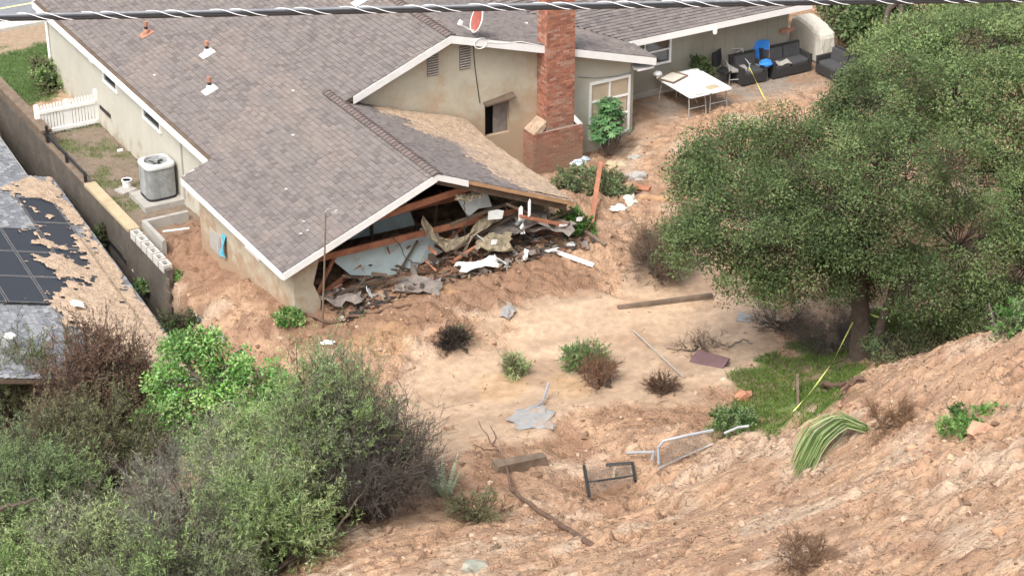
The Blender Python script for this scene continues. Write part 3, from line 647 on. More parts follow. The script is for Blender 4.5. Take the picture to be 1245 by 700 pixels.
# torn opening in the gable wall
MB().prism([(h0 - .03, 5.60, hz1 - .04), (h1 + .1, 5.52, hz1 + .08), (h1 + .1, 5.78, hz1 + .16), (h0 - .06, 5.78, hz1 + .02)], (0, 0, .05)).build('bent_hood', 'deck', house)
MB().span(h0 + .34, h1 + .02, GW + .12, GW + .16, hz0 - .3, hz1).build('inner_board', 'purplejunk', house)
MB().span(h0 - .2, h1 + .3, GW + .5, GW + .55, hz0 - .5, hz1 + .4).build('hole_shade', 'dark', house)  # near-black sheet added behind the hole to stand for the shade inside
cw = MB().tube([(8.55, GW - .015, 4.6), (8.6, GW - .016, 3.9), (8.68, GW - .015, 3.3), (8.75, GW - .016, 2.8)], .012, 5).build('wall_cable', 'black', house)
MB().tube([(12.0, GW - .02, 2.95), (12.6, GW - .03, 2.80), (13.3, GW - .03, 2.72), (13.9, GW - .02, 2.72)], .011, 5).build('wall_cable', 'cablegrey', house)
# roof vent pipes with flashing
def ventpipe(px, py, zf, fm='white', pm='rustpipe', hgt=.34):
    # sight line meets the roof slope
    d = ray(px, py); best = None
    for t in np.arange(40, 85, .02):
        P = _C + d * t; b, a = toba(P)
        if P[2] < zf(b, a): break
    z = zf(b, a); sl = math.atan(.39)
    Rm = Matrix.Rotation(-sl, 3, 'Y')
    fl = MB().box((b, a, z + .035), (.42, .34, .03), Rm).build('vent_pipe', fm, house)
    MB().lathe([(.10, 0), (.09, .10), (.062, .16)], 12, (b, a, z + .03)).build('flashing_cone', fm, fl)
    MB().lathe([(.055, .1), (.055, hgt), (.045, hgt)], 12, (b, a, z + .03)).build('pipe', 'black', fl)
    MB().lathe([(.066, hgt - .09), (.066, hgt + .05), (.05, hgt + .05)], 12, (b, a, z + .03)).build('pipe_cap', pm, fl)
zL = lambda b, a: zl(b)
ventpipe(178, 43, zL, 'rustpipe'); ventpipe(252, 67, zL); ventpipe(255, 111, zL); ventpipe(437, 4, zL)
def sp(px, py, zf):
    d = ray(px, py)
    for t in np.arange(40, 85, .02):
        P = _C + d * t; b, a = toba(P)
        if P[2] < zf(b, a): break
    return b, a, zf(b, a)
# loose bits lying on the roof
sc_ = MB()
for px, py in ((356, 112), (356, 166), (348, 232), (370, 271), (366, 286), (374, 282), (188, 93), (640, 30)):
    b, a, z = sp(px, py, zL); sc_.lump((b, a, z + .035), (.05, .06, .025), px, k=.5)
tag(sc_.build('roof_litter', 'block', house), None, None, kind='stuff')
# eave camera and lamp
ec = MB().lathe([(.06, 0), (.07, .05), (.07, .16), (.05, .2)], 10, (17.5, 6.72, 2.92)).build('eave_camera', 'white', house)
MB().lathe([(.04, 0), (.045, .06)], 8, (16.75, 6.95, 2.96)).build('eave_lamp', 'white', house)
MB().span(20.6, 21.1, 7.45, 7.58, 2.1, 2.2).build('corner_brace', 'rustpipe', house)

# mud lying on the wing roof
gb = np.arange(5.3, 8.36, .06); ga = np.arange(.05, 5.74, .06); RB, RA = np.meshgrid(gb, ga)
thk = fbm(RB * 1.2, RA * 1.2, 4, 3.) - .5 + (fbm(RB * 6, RA * 6, 3, 8.) - .5) * .4
prof = np.maximum(1.15 - np.abs(RA - 5.7) * .42, 0) * .55 + (RB - (7.05 - .10 * RA)) * .33
hmud = (prof + thk * .9) * .12; pile = np.exp(-((RB - 8.0) ** 2 / 1.2 + (RA - 5.6) ** 2 / .5)) * .28
Hm = np.minimum(hmud, .07) + pile * .6 + np.minimum((fbm(RB * 9, RA * 9, 3) - .5) * .05, .03)
mm = MB(); mm.sheet(np.stack([RB, RA, zw(RB) + .0 + Hm], -1)); mo = mm.build('roof_mud', 'mudroof', None, True) if False else None
def mudsheet(name, pts3, H, m, minh):
    """keep only the cells where the mud has thickness"""
    n, k = H.shape; idx = np.arange(n * k).reshape(n, k); keep = (H[:-1, :-1] > minh) & (H[1:, 1:] > minh) & (H[1:, :-1] > minh) & (H[:-1, 1:] > minh)
    Fq = np.stack([idx[:-1, :-1], idx[:-1, 1:], idx[1:, 1:], idx[1:, :-1]], -1)[keep]
    mb = MB(); mb.add(pts3.reshape(-1, 3), [tuple(f) for f in Fq]); return mb.build(name, m, None, True)
W3 = HO + RB[..., None] * BX + RA[..., None] * AX; W3[..., 2] = zw(RB) + np.maximum(Hm, -.02) + .012
tag(mudsheet('roof_mud', W3, Hm, 'mudroof', -.0), 'tan mud spread over the torn wing roof below the gable wall', 'mud', kind='stuff')

# satellite dish on the main gable's rake
db, da, dz = 8.55, MG + .15, zm(8.55)
dish = thing('satellite_dish', 'small red satellite dish with white arm on the roof edge', 'satellite dish', HL(db, da, dz), TH)
MB().tube([(0, 0, 0), (0, 0, .2), (.08, -.02, .42)], .035, 8).build('mast', 'greymetal', dish)
Rd = Vector((-.886, .165, .35)).to_track_quat('Z', 'Y').to_matrix()
prof_ = [(.02, -.02), (.18, .02), (.35, .085), (.36, .105)]; dc = (.08, -.02, .46)
dd = MB(); dd.lathe(prof_ + [(.34, .105), (.17, .05), (.02, .012)], 24, dc, rot=np.array(Rd)).build('reflector', 'dish', dish)
rimv = [np.array(dc) + np.array(Rd) @ np.array([.36 * math.cos(t), .36 * math.sin(t), .1]) for t in np.linspace(0, 2 * math.pi, 25)]
MB().tube(rimv, .020, 6).build('rim', 'whitedirty', dish)
MB().tube([(.04, -.03, .16), (-.25, -.08, .26), (-.55, -.1, .48)], .022, 6).build('feed_arm', 'white', dish)
MB().box((-.57, -.1, .54), (.09, .09, .14), Matrix.Rotation(R(30), 3, 'Y')).build('feed_horn', 'white', dish)
cbl = [(.0 + .2 * math.cos(t), -.20, -.14 + .15 * math.sin(t)) for t in np.linspace(0, 4 * math.pi, 40)]
MB().tube(cbl, .014, 5).tube([(.2, -.2, -.14), (.7, -.19, -.26), (1.3, -.19, -.34), (2.0, -.19, -.6)], .012, 5).build('cable_coil', 'white', dish)
# ---------------------------------------------------------------- neighbour's house below the retaining wall
E0 = un(62, 216, -.3); E1_ = un(205, 410, -.3)
e1 = unit(E1_ - E0); e2 = np.array([e1[1], -e1[0], 0]); e2 = e2 if e2[0] < 0 else -e2
NS = .27
nang = math.atan2(e1[1], e1[0])                       # neighbour frame: x along the eave towards the viewer, y upslope
nb = thing('neighbour_house', 'neighbouring house with solar panels on its mud covered roof', 'house', E0, nang)
sg = 1 if np.dot(np.array([-e1[1], e1[0], 0]), e2) > 0 else -1
def NW(u, v, h=0): return E0 + e1 * u + e2 * v + np.array([0, 0, NS * v + h])
def NL(u, v, h=0): return np.array([u, sg * v, NS * v + h])
def nuv(px, py):
    d = ray(px, py)
    nrm = np.cross(e1, e2 + np.array([0, 0, NS])); t = ((E0 - _C) @ nrm) / (d @ nrm); P = _C + d * t - E0; return P @ e1, P @ e2
ju = nuv(40, 224); jv = max(.5, ju[1])
UE = 13.5
rf = MB().prism([NL(0, 0, -.02), NL(UE, 0, -.02), NL(UE, 8, -.02), NL(-12, 8, -.02), NL(-12, jv, -.02), NL(0, jv, -.02)], (0, 0, -.12)).build('roof', 'deck', nb)
NSH = [np.array(c) for c in [(.22, .23, .245), (.19, .20, .215), (.26, .27, .28), (.17, .175, .19), (.29, .29, .30)]]
rows = []; upn = unit(NL(0, 1) - NL(0, 0)); nrn = np.array([0, -sg * NS, 1.]); nrn /= np.linalg.norm(nrn); v = -.02
while v < 7.9:
    rows.append(((lambda u, v=v: NL(u, v)), 0 if v < jv else -12, UE, upn, nrn)); v += .155 / math.hypot(1, NS)
shingles(rows, rf, None, pal=NSH)
def nfascia(p, q, m='white'):
    p, q = np.array(p), np.array(q); o = np.array([0, -sg * .03, 0]) if abs((q - p)[0]) > .1 else np.array([-.03, 0, 0])
    MB().prism([p, q, q - np.array([0, 0, .17]), p - np.array([0, 0, .17])], o).build('fascia', m, nb)
nfascia(NL(0, -.004, -.0), NL(UE, -.004, -.0)); nfascia(NL(-.004, 0, -.01), NL(-.004, jv, -.01), 'greymetal'); nfascia(NL(-12, jv - .004, 0), NL(-.04, jv - .004, 0), 'greymetal')
MB().prism([NL(-11.7, jv + .5, 0) * [1, 1, 0] + [0, 0, -2.3], NL(UE - .3, .5, 0) * [1, 1, 0] + [0, 0, -2.3], NL(UE - .3, .5, 0) * [1, 1, 0] + [0, 0, -.05], NL(-11.7, jv + .5, 0) * [1, 1, 0] + [0, 0, -.05]], (0, sg * .15, 0)).build('side_wall', 'siding', nb)
# solar panels laid in rows over the roof
def npanel(u0, u1, v0, v1, h=.10):
    V = lambda u, v, z: NL(u, v, z)
    p = MB().prism([V(u0, v0, h), V(u1, v0, h), V(u1, v1, h), V(u0, v1, h)], (0, 0, -.04)).build('solar_panel', 'panel', nb)
    f = MB(); t = .035
    for (a, b, c, d) in ((u0 - .0, u1, v0, v0 + t), (u0, u1, v1 - t, v1), (u0, u0 + t, v0 + t, v1 - t), (u1 - t, u1, v0 + t, v1 - t)): f.prism([V(a, c, h + .012), V(b, c, h + .012), V(b, d, h + .012), V(a, d, h + .012)], (0, 0, -.06))
    f.build('panel_frame', 'panelframe', p)
L1a = nuv(17, 243); L1b = nuv(95, 350); L2a = nuv(68, 246); L3 = nuv(20, 319)
PV = [L2a[1], (L1a[1] + L1b[1]) / 2, L3[1]]
vA, vB = PV[1], PV[0]
uA = nuv(30, 244)[0]; uB = nuv(40, 282)[0]; uC = nuv(30, 372)[0]
wv = vB - vA
wv = abs(L1b[1] - nuv(139, 347)[1]); v1_ = (L1a[1] + L1b[1]) / 2; v2_ = v1_ - wv; wu = 1.75
un_ = int(round((uC - uA) / 1.75)); wu = (uC - uA) / max(un_, 1)
for k in range(un_):
    npanel(uA + k * wu + .012, uA + (k + 1) * wu - .012, v2_ + .02, v1_ - .012)
nup = int(round((uC - uB) / wu)); wq = (uC - uB) / max(nup, 1)
for k in range(nup):
    for c in range(3): npanel(uB + k * wq + .012, uB + (k + 1) * wq - .012, v1_ + .012 + c * wv, v1_ + (c + 1) * wv - .012)
# mud over panels and roof
uu = np.arange(-.6, UE - .1, .055); vv = np.arange(.03, 6., .055); UU, VV = np.meshgrid(uu, vv, indexing='ij')
nn = fbm(UU * .9, VV * .9, 4, 2.) - .5; n2 = fbm(UU * 3.2, VV * 3.2, 4, 6.) - .5; n3 = fbm(UU * 9, VV * 9, 3, 1.) - .5
bias = .42 - np.maximum(VV - (v1_ - .3 + .10 * (UU - 3)), 0) * 1.1 - np.maximum(1.0 - UU, 0) * .55 - np.maximum(.12 - VV, 0) * 3
bias = bias - .40 * np.exp(-((UU - uA - 1.2) ** 2 / 1.5 + (VV - v1_ + .45) ** 2 / .25)) - .45 * np.exp(-((UU - uA - 3.4) ** 2 / 1.2 + (VV - v1_ + .55) ** 2 / .2)) - .35 * np.exp(-((UU - uA - .8) ** 2 / 1. + (VV - v2_ - .1) ** 2 / .12))
bias = np.where(UU < 0, -1, bias)
Hn = bias * .20 + nn * .30 + n2 * .22 + n3 * .12
base_h = np.where((UU > uA) & (VV > v2_), .118, .050)
Hn = np.minimum(Hn, .016 + n2 * .06 + n3 * .02)
P3 = E0 + UU[..., None] * e1 + VV[..., None] * e2; P3[..., 2] = E0[2] + NS * VV + base_h + np.clip(Hn, -.03, .12)
tag(mudsheet('panel_mud', P3, Hn, 'mudroof', -.005), 'tan mud smeared over the solar panels and neighbouring roof', 'mud', kind='stuff')
lb = nuv(100, 376)
tag(MB().sheet(np.array([[NW(lb[0] + i * .12, lb[1] + j * .1, .22 + .05 * math.sin(i * 2 + j)) for j in range(4)] for i in range(4)]), .01).build('paper_scrap', 'white'), 'white scrap lying on the muddy neighbouring roof beside the reddish shrub', 'scrap')
lb = nuv(14, 424)
tag(MB().lump(NW(*lb, .35), (.16, .12, .08), 4, k=.3, sub=2).build('white_bundle', 'white', smooth=True), 'white bundle half hidden at the left edge behind olive shrubs', 'bundle')

# ---------------------------------------------------------------- retaining wall
rw = thing('retaining_wall', 'dark damp block retaining wall between the two houses', 'wall', HL(-.88, 5.5, 0), TH)
def rl(b, a, z): return (b + .88, a - 5.5, z)
def rspan(mb, b0, b1, a0, a1, z0, z1): return mb.span(b0 + .88, b1 + .88, a0 - 5.5, a1 - 5.5, z0, z1)
# courses of block: each course its own lipped strip of blocks
gr = np.random.default_rng(8)
core = rspan(MB(), -.97, -.80, 5.6, 20.5, -2.6, .02).build('wall_core', 'wallblock', rw)
bl = MB(); n_b = 0
for k in range(12):
    z0 = -2.38 + k * .2; a = 5.45 + (.2 if k % 2 else 0)
    while a < 20.4:
        rspan(bl, -.985 - .012 * gr.random(), -.955, a + .006, a + .394, z0 + .006, z0 + .194); a += .4
bl.build('wall_blocks', 'wallblock', rw)['kind'] = 'stuff'
for (a0, a1) in ((8.3, 10.05), (10.06, 11.85)): rspan(MB(), -1.02, -.68, a0, a1, .03, .12).build('cap_board', 'tanboard', rw)
for i in range(6):                                   # open cells of the broken top course
    a0 = 5.75 + i * .42; mb = MB(); z0, z1 = -.0 - .004 * (5 - i), .13 - .004 * (5 - i)
    rspan(mb, -1.0, -.95, a0, a0 + .36, z0 - .1, z1); rspan(mb, -.80, -.75, a0, a0 + .36, z0 - .1, z1); rspan(mb, -.949, -.801, a0, a0 + .06, z0 - .1, z1 - .002); rspan(mb, -.949, -.801, a0 + .30, a0 + .36, z0 - .1, z1 - .002)
    mb.build('block', 'block', rw)
mb = rspan(MB(), -1.04, -.72, 15.4, 20.4, .36, .46).build('top_beam', 'greywood', rw)
for a0 in np.arange(15.5, 20.4, .4): rspan(MB(), -.93, -.90, a0, a0 + .385, .03, .358).build('board', 'greywood', rw)
rspan(MB(), -.93, -.87, 11.9, 15.38, .30, .36).build('rail', 'black', rw); rspan(MB(), -.98, -.80, 11.9, 15.38, .03, .07).build('cap', 'greywood', rw)
for a0 in (15.3, 13.6, 12.0): rspan(MB(), -.94, -.86, a0, a0 + .07, .075, .62 if a0 > 15 else .36).build('post', 'black', rw)

# ---------------------------------------------------------------- side yard
gate = thing('picket_fence', 'white picket fence across the side yard', 'fence', HL(.12, 16.4, gz(*HL(.12, 16.4, 0)[:2])), TH)
FW = 1.92
for x in (-FW / 2, .0, FW / 2): MB().span(x - .06, x + .06, -.06, .06, -.1, 1.14 if x > .5 else 1.0).build('post', 'white', gate)
MB().span(-FW / 2 + .06, FW / 2 - .06, -.10, -.061, .72, .82).build('rail', 'white', gate); MB().span(-FW / 2 + .06, FW / 2 - .06, -.10, -.061, .08, .18).build('rail', 'white', gate)
for i in range(19):
    x = -FW / 2 + .06 + (FW - .12) * i / 18; hh = 1.0 + .04 * (i / 18)
    MB().prism([(x - .037, -.062, .02), (x + .037, -.062, .02), (x + .037, -.062, hh - .05), (x, -.062, hh), (x - .037, -.062, hh - .05)], (0, .022, 0)).build('picket', 'white', gate)
padz = .04
pad = MB().span(-.62, .62, -.62, .62, -.1, .09)
o = pad.build('concrete_pad', 'concrete', thing('equipment_pad', 'square concrete pad under the air conditioner', 'pad', HL(.52, 10.0, padz), TH))
ac = thing('air_conditioner', 'pale grey outdoor air conditioning unit with round top grille', 'air conditioner', HL(.58, 10.05, padz + .09), TH)
def rsq(r, n=40, p=4.5): 
    t = np.linspace(0, 2 * math.pi, n, endpoint=False); return np.stack([np.sign(np.cos(t)) * np.abs(np.cos(t)) ** (2 / p) * r, np.sign(np.sin(t)) * np.abs(np.sin(t)) ** (2 / p) * r], 1)
def rings(lv, n=40, cap0=True, cap1=True):
    V = []; 
    for (P, z) in lv: V += [(x, y, z) for x, y in P]
    m = len(lv); Fs = [(i * n + j, i * n + (j + 1) % n, (i + 1) * n + (j + 1) % n, (i + 1) * n + j) for i in range(m - 1) for j in range(n)]
    if cap0: Fs.append(tuple(range(n - 1, -1, -1)))
    if cap1: Fs.append(tuple((m - 1) * n + j for j in range(n)))
    return V, Fs
circ = lambda r, n=40: np.stack([np.cos(np.linspace(0, 2 * math.pi, n, endpoint=False)) * r, np.sin(np.linspace(0, 2 * math.pi, n, endpoint=False)) * r], 1)
MB().add(*rings([(rsq(.45), 0), (rsq(.45), .06)])).build('base', 'black', ac)
MB().add(*rings([(rsq(.415), .06), (rsq(.415), .98)])).build('coil', 'acbody', ac)
lvv = MB()
Pq = rsq(.43, 160)
for i in range(0, 160, 2):
    x, y = Pq[i]; lvv.box((x * 1.005, y * 1.005, .52), (.012, .012, .90))
for z in np.linspace(.09, .96, 22): 
    lvv.add(*rings([(rsq(.424, 40), z), (rsq(.436, 40), z + .008), (rsq(.424, 40), z + .016)], cap0=False, cap1=False))
lvv.build('louvre_grille', 'acbody', ac)['kind'] = 'stuff'
MB().add(*rings([(rsq(.455), .96), (rsq(.46), 1.0), (rsq(.445), 1.05), (circ(.36), 1.09), (circ(.345), 1.085), (circ(.34), .90)], cap0=False, cap1=False)).build('top_cover', 'actop', ac, smooth=False)
fw_ = MB().add(*rings([(circ(.338), .93), (circ(.02), .931)], cap0=False)).build('fan_well', 'dark', ac)
for k in range(4):
    MB().box((.15 * math.cos(k * 1.57 + .4), .15 * math.sin(k * 1.57 + .4), .985), (.22, .10, .012), Matrix.Rotation(k * 1.57 + .4, 3, 'Z') @ Matrix.Rotation(R(25), 3, 'X')).build('fan_blade', 'black', ac)
MB().lathe([(.05, .94), (.05, 1.02), (.03, 1.04)], 10).build('fan_motor', 'acbody', ac)
gg = MB()
for r in (.09, .15, .21, .27): gg.tube([(r * math.cos(t), r * math.sin(t), 1.08) for t in np.linspace(0, 2 * math.pi, 25)], .004, 4, cap=False)
for k in range(6): gg.tube([(.04 * math.cos(k), .04 * math.sin(k), 1.08), (.345 * math.cos(k * 1.047), .345 * math.sin(k * 1.047), 1.083)], .004, 4)
gg.build('wire_guard', 'black', ac)
P = hit(155, 229)
bu = thing('bucket', 'small white plastic bucket beside the air conditioner', 'bucket', P)
MB().lathe([(.125, 0), (.14, .26), (.13, .26), (.118, .03), (.02, .025)], 20).build('body', 'whitedirty', bu); MB().lathe([(.14, .25), (.155, .255), (.155, .285), (.14, .29), (.128, .285), (.128, .25)], 20).build('rim', 'white', bu)
P = hit(153, 232)
tag(MB().box(P + [0, 0, .02], (.5, .45, .07), Matrix.Rotation(TH + .3, 3, 'Z')).build('paver', 'concrete'), 'low concrete paver under the white bucket', 'paver')
ww = thing('window_well', 'low concrete window well against the side wall near the air conditioner', 'window well', HL(-.1, 7.8, .05), TH)
for (x0, x1, y0, y1) in ((-.45, .9, .55, .67), (-.45, -.33, -.85, .548), ): MB().span(x0, x1, y0, y1, -.3, .18).build('kerb', 'concrete', ww)
MB().tube([(-.2, -.3, .18), (.48, -.55, .22)], .03, 6).build('pipe', 'whitedirty', ww)
b0 = HL(.33, 4.55, .55)
tag(MB().sheet(np.array([[b0 + AX * (i * .13) + BX * (-.02 - .06 * math.sin(i + j)) + np.array([0, 0, j * .15]) for j in range(5)] for i in range(3)]), .02).build('turquoise_tarp', 'turq'), 'bright turquoise plastic piece tucked against the muddy side wall', 'plastic piece')
for px, py, r in ((146, 184, .06), (131, 223, .05), (242, 293, .06)):
    pass
P = hit(146, 184); tag(MB().box(P + [0, 0, .03], (.16, .1, .05), Matrix.Rotation(.4, 3, 'Z')).build('white_scrap', 'white'), 'small white scrap on the bare yard near the side wall', 'scrap')
# corner lamp post leaning by the torn corner
def una(px, py, a):
    d = ray(px, py); t = (a - (_C - HO) @ AX) / (d @ AX); return _C + d * t
T = una(396, 258, -.42); P = np.array([*una(390, 362, -.42)[:2], 0]); P[2] = gz(P[0], P[1])
lp = thing('lamp_post', 'thin dark lamp post with a small hooked head at the torn corner', 'lamp post', P)
MB().tube([P, P * .5 + T * .5 + [.01, 0, 0], T], [.028, .024, .020], 8).build('pole', 'greywood', lp, world=True)
Hh = una(407, 257, -.42)
MB().tube([T, T + [.03, 0, .07], (T + Hh) / 2 + [0, 0, .07], Hh], .022, 6).build('arm', 'greymetal', lp, world=True)
MB().box(Hh + [0, 0, -.02], (.16, .1, .06), Matrix.Rotation(R(-20), 3, 'Y')).build('lamp_head', 'greymetal', lp, world=True)

# ---------------------------------------------------------------- street beyond the house
def strip(name, pts, m, zz, kind='structure'):
    mb = MB(); mb.add([HL(b, a, zz) for b, a in pts], [tuple(range(len(pts)))]); o = mb.build(name, m); o['kind'] = kind; return o
ka = toba(un(20, 30, -.38))[1]; kl = toba(un(20, 7, -.36))[1]
strip('road', [(-60, ka + .5), (80, ka + .5), (80, ka + 9), (-60, ka + 9)], 'asphalt', -.375)
strip('road_line', [(-60, kl - .05), (80, kl - .05), (80, kl + .07), (-60, kl + .07)], 'yellowline', -.371)
k = MB(); P = [HL(-60, ka - .25, -.36), HL(80, ka - .25, -.36), HL(80, ka + .5, -.36), HL(-60, ka + .5, -.36)]; k.prism(P, (0, 0, -.2)).build('gutter', 'block')['kind'] = 'structure'
k = MB(); P = [HL(-60, ka - .42, -.28), HL(80, ka - .42, -.28), HL(80, ka - .252, -.28), HL(-60, ka - .252, -.28)]; k.prism(P, (0, 0, -.3)).build('kerb', 'block')['kind'] = 'structure'

# ---------------------------------------------------------------- overhead cable
ca = thing('overhead_cable', 'thick black overhead cable wrapped with pale lashing wire', 'cable', uy(622, 9, 20))
cpx = np.array([-200, 0, 320, 625, 940, 1245, 1450]); cpy = np.array([26.0, 21.5, 15.2, 8.6, 3.2, -1.2, -3.5])
xs = np.linspace(-200, 1450, 60); ys = np.interp(xs, cpx, cpy)
cen = np.array([uy(x, y, 20 + .0015 * (x - 622)) for x, y in zip(xs, ys)])
MB().tube(cen + [0, 0, -.012], .026, 10).build('cable', 'cable', ca, world=True, smooth=True)
MB().tube(cen + [0, .01, .017], .015, 8).build('support_strand', 'cablegrey', ca, world=True, smooth=True)
MB().tube(cen + [0, -.018, .008], .010, 6).build('thin_cable', 'cable', ca, world=True, smooth=True)
ss = np.linspace(0, 1, 2600); idx = ss * 59; lo = np.clip(idx.astype(int), 0, 58); C3 = cen[lo] + (cen[np.clip(lo + 1, 0, 59)] - cen[lo]) * (idx - lo)[:, None]
for ph in (0, 1.9):
    ang = ss * 2 * math.pi * 21 + ph
    # a real wrap hugs the bundle: long straight run under, quick turn over
    MB().tube(C3 + np.stack([0 * ang, .040 * np.cos(ang), .002 + .034 * np.sin(ang)], 1), .0042, 4).build('lashing_wire', 'lash', ca, world=True)

# ---------------------------------------------------------------- patio
pz = .95
def ftable(b, a, label, rz=TH):
    t = thing('folding_table', label, 'table', HL(b, a, pz), rz, 'folding tables set side by side')
    tb = MB(); V, Fs = rings([(rsq(.5, 32, 14) * [.76, 1.9], .70), (rsq(.5, 32, 14) * [.765, 1.91], .71), (rsq(.5, 32, 14) * [.765, 1.91], .735), (rsq(.5, 32, 14) * [.755, 1.90], .745)], 32)
    tb.add(V, Fs).build('tabletop', 'table', t)
    for sy in (-1, 1):
        for sx in (-1, 1): MB().tube([(sx * .28, sy * .72, .70), (sx * .30, sy * .78, .35), (sx * .32, sy * .80, .0)], .016, 6).build('leg', 'greymetal', t)
        MB().tube([(-.3, sy * .78, .3), (.3, sy * .78, .3)], .013, 6).build('crossbar', 'greymetal', t)
        MB().tube([(0, sy * .35, .69), (0, sy * .76, .45)], .012, 6).build('brace', 'greymetal', t)
    return t
tb0 = np.mean([toba(un(x, y, pz + .745)) for x, y in ((795, 93), (850, 124), (888, 106), (842, 80))], 0)
ftable(tb0[0] - .385, tb0[1], 'white folding table nearer the chimney, holding the framed tray'); ftable(tb0[0] + .385, tb0[1], 'white folding table nearer the chairs, holding a brown paper sheet')
def ontab(px, py): return un(px, py, pz + .75)
P = ontab(818, 95); tr = thing('framed_tray', 'shallow framed tray on the white table end', 'tray', P, R(52))
MB().span(-.36, .36, -.26, .26, .0, .02).build('panel', 'cover', tr)
f = MB(); f.span(-.40, .40, .26, .30, 0, .05); f.span(-.40, .40, -.30, -.26, 0, .05); f.span(-.40, -.36, -.26, .26, 0, .049); f.span(.36, .40, -.26, .26, 0, .049); f.build('frame', 'greywood', tr)
P = ontab(848, 113); pl_ = thing('round_tray', 'small round tan plate on the white table near its front corner', 'plate', P)
MB().lathe([(.16, 0), (.2, .03), (.185, .032), (.15, .012), (.02, .01)], 20).build('plate', 'cover', pl_)
P = ontab(866, 106); tag(MB().box(P + [0, 0, .004], (.42, .28, .006), Matrix.Rotation(R(35), 3, 'Z')).build('brown_paper', 'tanboard'), 'flat brown paper sheet lying on the white table', 'paper')
P = ontab(799, 92); tag(MB().lump(P + [0.02, 0, .06], (.15, .12, .08), 3, k=.3, sub=2).build('white_bag', 'white', smooth=True), 'crumpled white bag on the far left table corner', 'bag')
def lp_(px, py, z=pz):
    b, a = toba(un(px, py, z)); return HL(b, min(a, 7.22), z)
def chair_frame(t, m, w_=.46, d=.46, sh=.42, bh=.9, r=.014):
    for sx in (-1, 1):
        MB().tube([(sx * w_ / 2, -d / 2, 0), (sx * w_ / 2, -d / 2, sh), ], r, 6).build('leg', m, t)
        MB().tube([(sx * w_ / 2, d / 2 + .06, 0), (sx * w_ / 2, d / 2, sh), (sx * w_ / 2, d / 2 + .09, bh)], r, 6).build('leg', m, t)
P = lp_(869, 96)
t = thing('folding_chair', 'black plastic high backed folding chair beside the white table', 'chair', P, TH + R(25))
chair_frame(t, 'black', .48, .42, .44, 1.0)
MB().span(-.23, .23, -.24, .20, .43, .47).build('seat', 'black', t)
G = np.array([[(x, .24 + .05 * (z - .5) + .03 * (abs(x) / .25) ** 2, z) for x in np.linspace(-.25, .25, 7)] for z in np.linspace(.52, 1.04, 6)]); MB().sheet(G, .03).build('backrest', 'black', t, smooth=False)
P = lp_(893, 98)
t = thing('patio_chair', 'grey metal patio chair with crossed back and grey cushion', 'chair', P, TH + R(-18))
chair_frame(t, 'greymetal', .62, .6, .40, .92, .02)
MB().add(*rings([(rsq(.5, 24, 8) * [.58, .56], .40), (rsq(.5, 24, 8) * [.60, .58], .44), (rsq(.5, 24, 8) * [.58, .56], .50)], 24)).build('cushion', 'greyfab', t)
MB().tube([(-.31, .39, .92), (.31, .39, .92)], .02, 6).build('back_rail', 'greymetal', t); MB().tube([(-.31, .33, .55), (.31, .33, .55)], .018, 6).build('back_rail', 'greymetal', t)
MB().tube([(-.3, .33, .56), (.3, .39, .9)], .015, 5).tube([(.3, .332, .56), (-.3, .392, .9)], .015, 5).build('back_cross', 'greymetal', t)
for sx in (-1, 1): MB().tube([(sx * .31, .36, .66), (sx * .33, 0, .66), (sx * .33, -.28, .64), (sx * .31, -.3, .4)], .022, 6).build('armrest', 'greymetal', t)
MB().tube([(-.3, -.3, .18), (.3, -.3, .18)], .014, 5).build('stretcher', 'greymetal', t)
P = lp_(915, 88)
t = thing('camp_chair', 'bright blue folding camp chair by the patio wall', 'chair', P, TH + R(-40))
for sx in (-1, 1):
    MB().tube([(sx * .27, -.25, 0), (sx * .27, .25, .48)], .014, 5).tube([(sx * .27, .25, 0), (sx * .27, -.25, .48)], .014, 5).build('leg', 'greymetal', t)
    MB().tube([(sx * .27, .22, .40), (sx * .25, .34, 1.02)], .014, 5).build('upright', 'rustpipe', t)
MB().sheet(np.array([[(x, y, .44 - .05 * (1 - (x / .27) ** 2) + .02 * math.sin(9 * y)) for x in np.linspace(-.27, .27, 7)] for y in np.linspace(-.28, .24, 6)]), .02).build('seat', 'blue', t)
MB().sheet(np.array([[(x, .24 + .13 * (z - .4) + .05 * (1 - (x / .25) ** 2), z + .03 * math.sin(x * 12)) for x in np.linspace(-.25, .25, 7)] for z in np.linspace(.42, 1.05, 7)]), .02).build('backrest', 'blue', t)
MB().lump((.16, -.3, .56), (.22, .18, .1), 5, k=.5, sub=2).build('crumpled_cover', 'blue', t)
P = lp_(927, 92)
t = thing('ottoman', 'low grey cushioned stool beside the blue chair', 'stool', P, TH)
for sx in (-1, 1):
    for sy in (-1, 1): MB().tube([(sx * .22, sy * .2, 0), (sx * .22, sy * .2, .34)], .016, 5).build('leg', 'greymetal', t)
MB().add(*rings([(rsq(.5, 24, 8) * [.52, .48], .34), (rsq(.5, 24, 8) * [.54, .5], .39), (rsq(.5, 24, 8) * [.52, .48], .44)], 24)).build('cushion', 'greyfab', t)
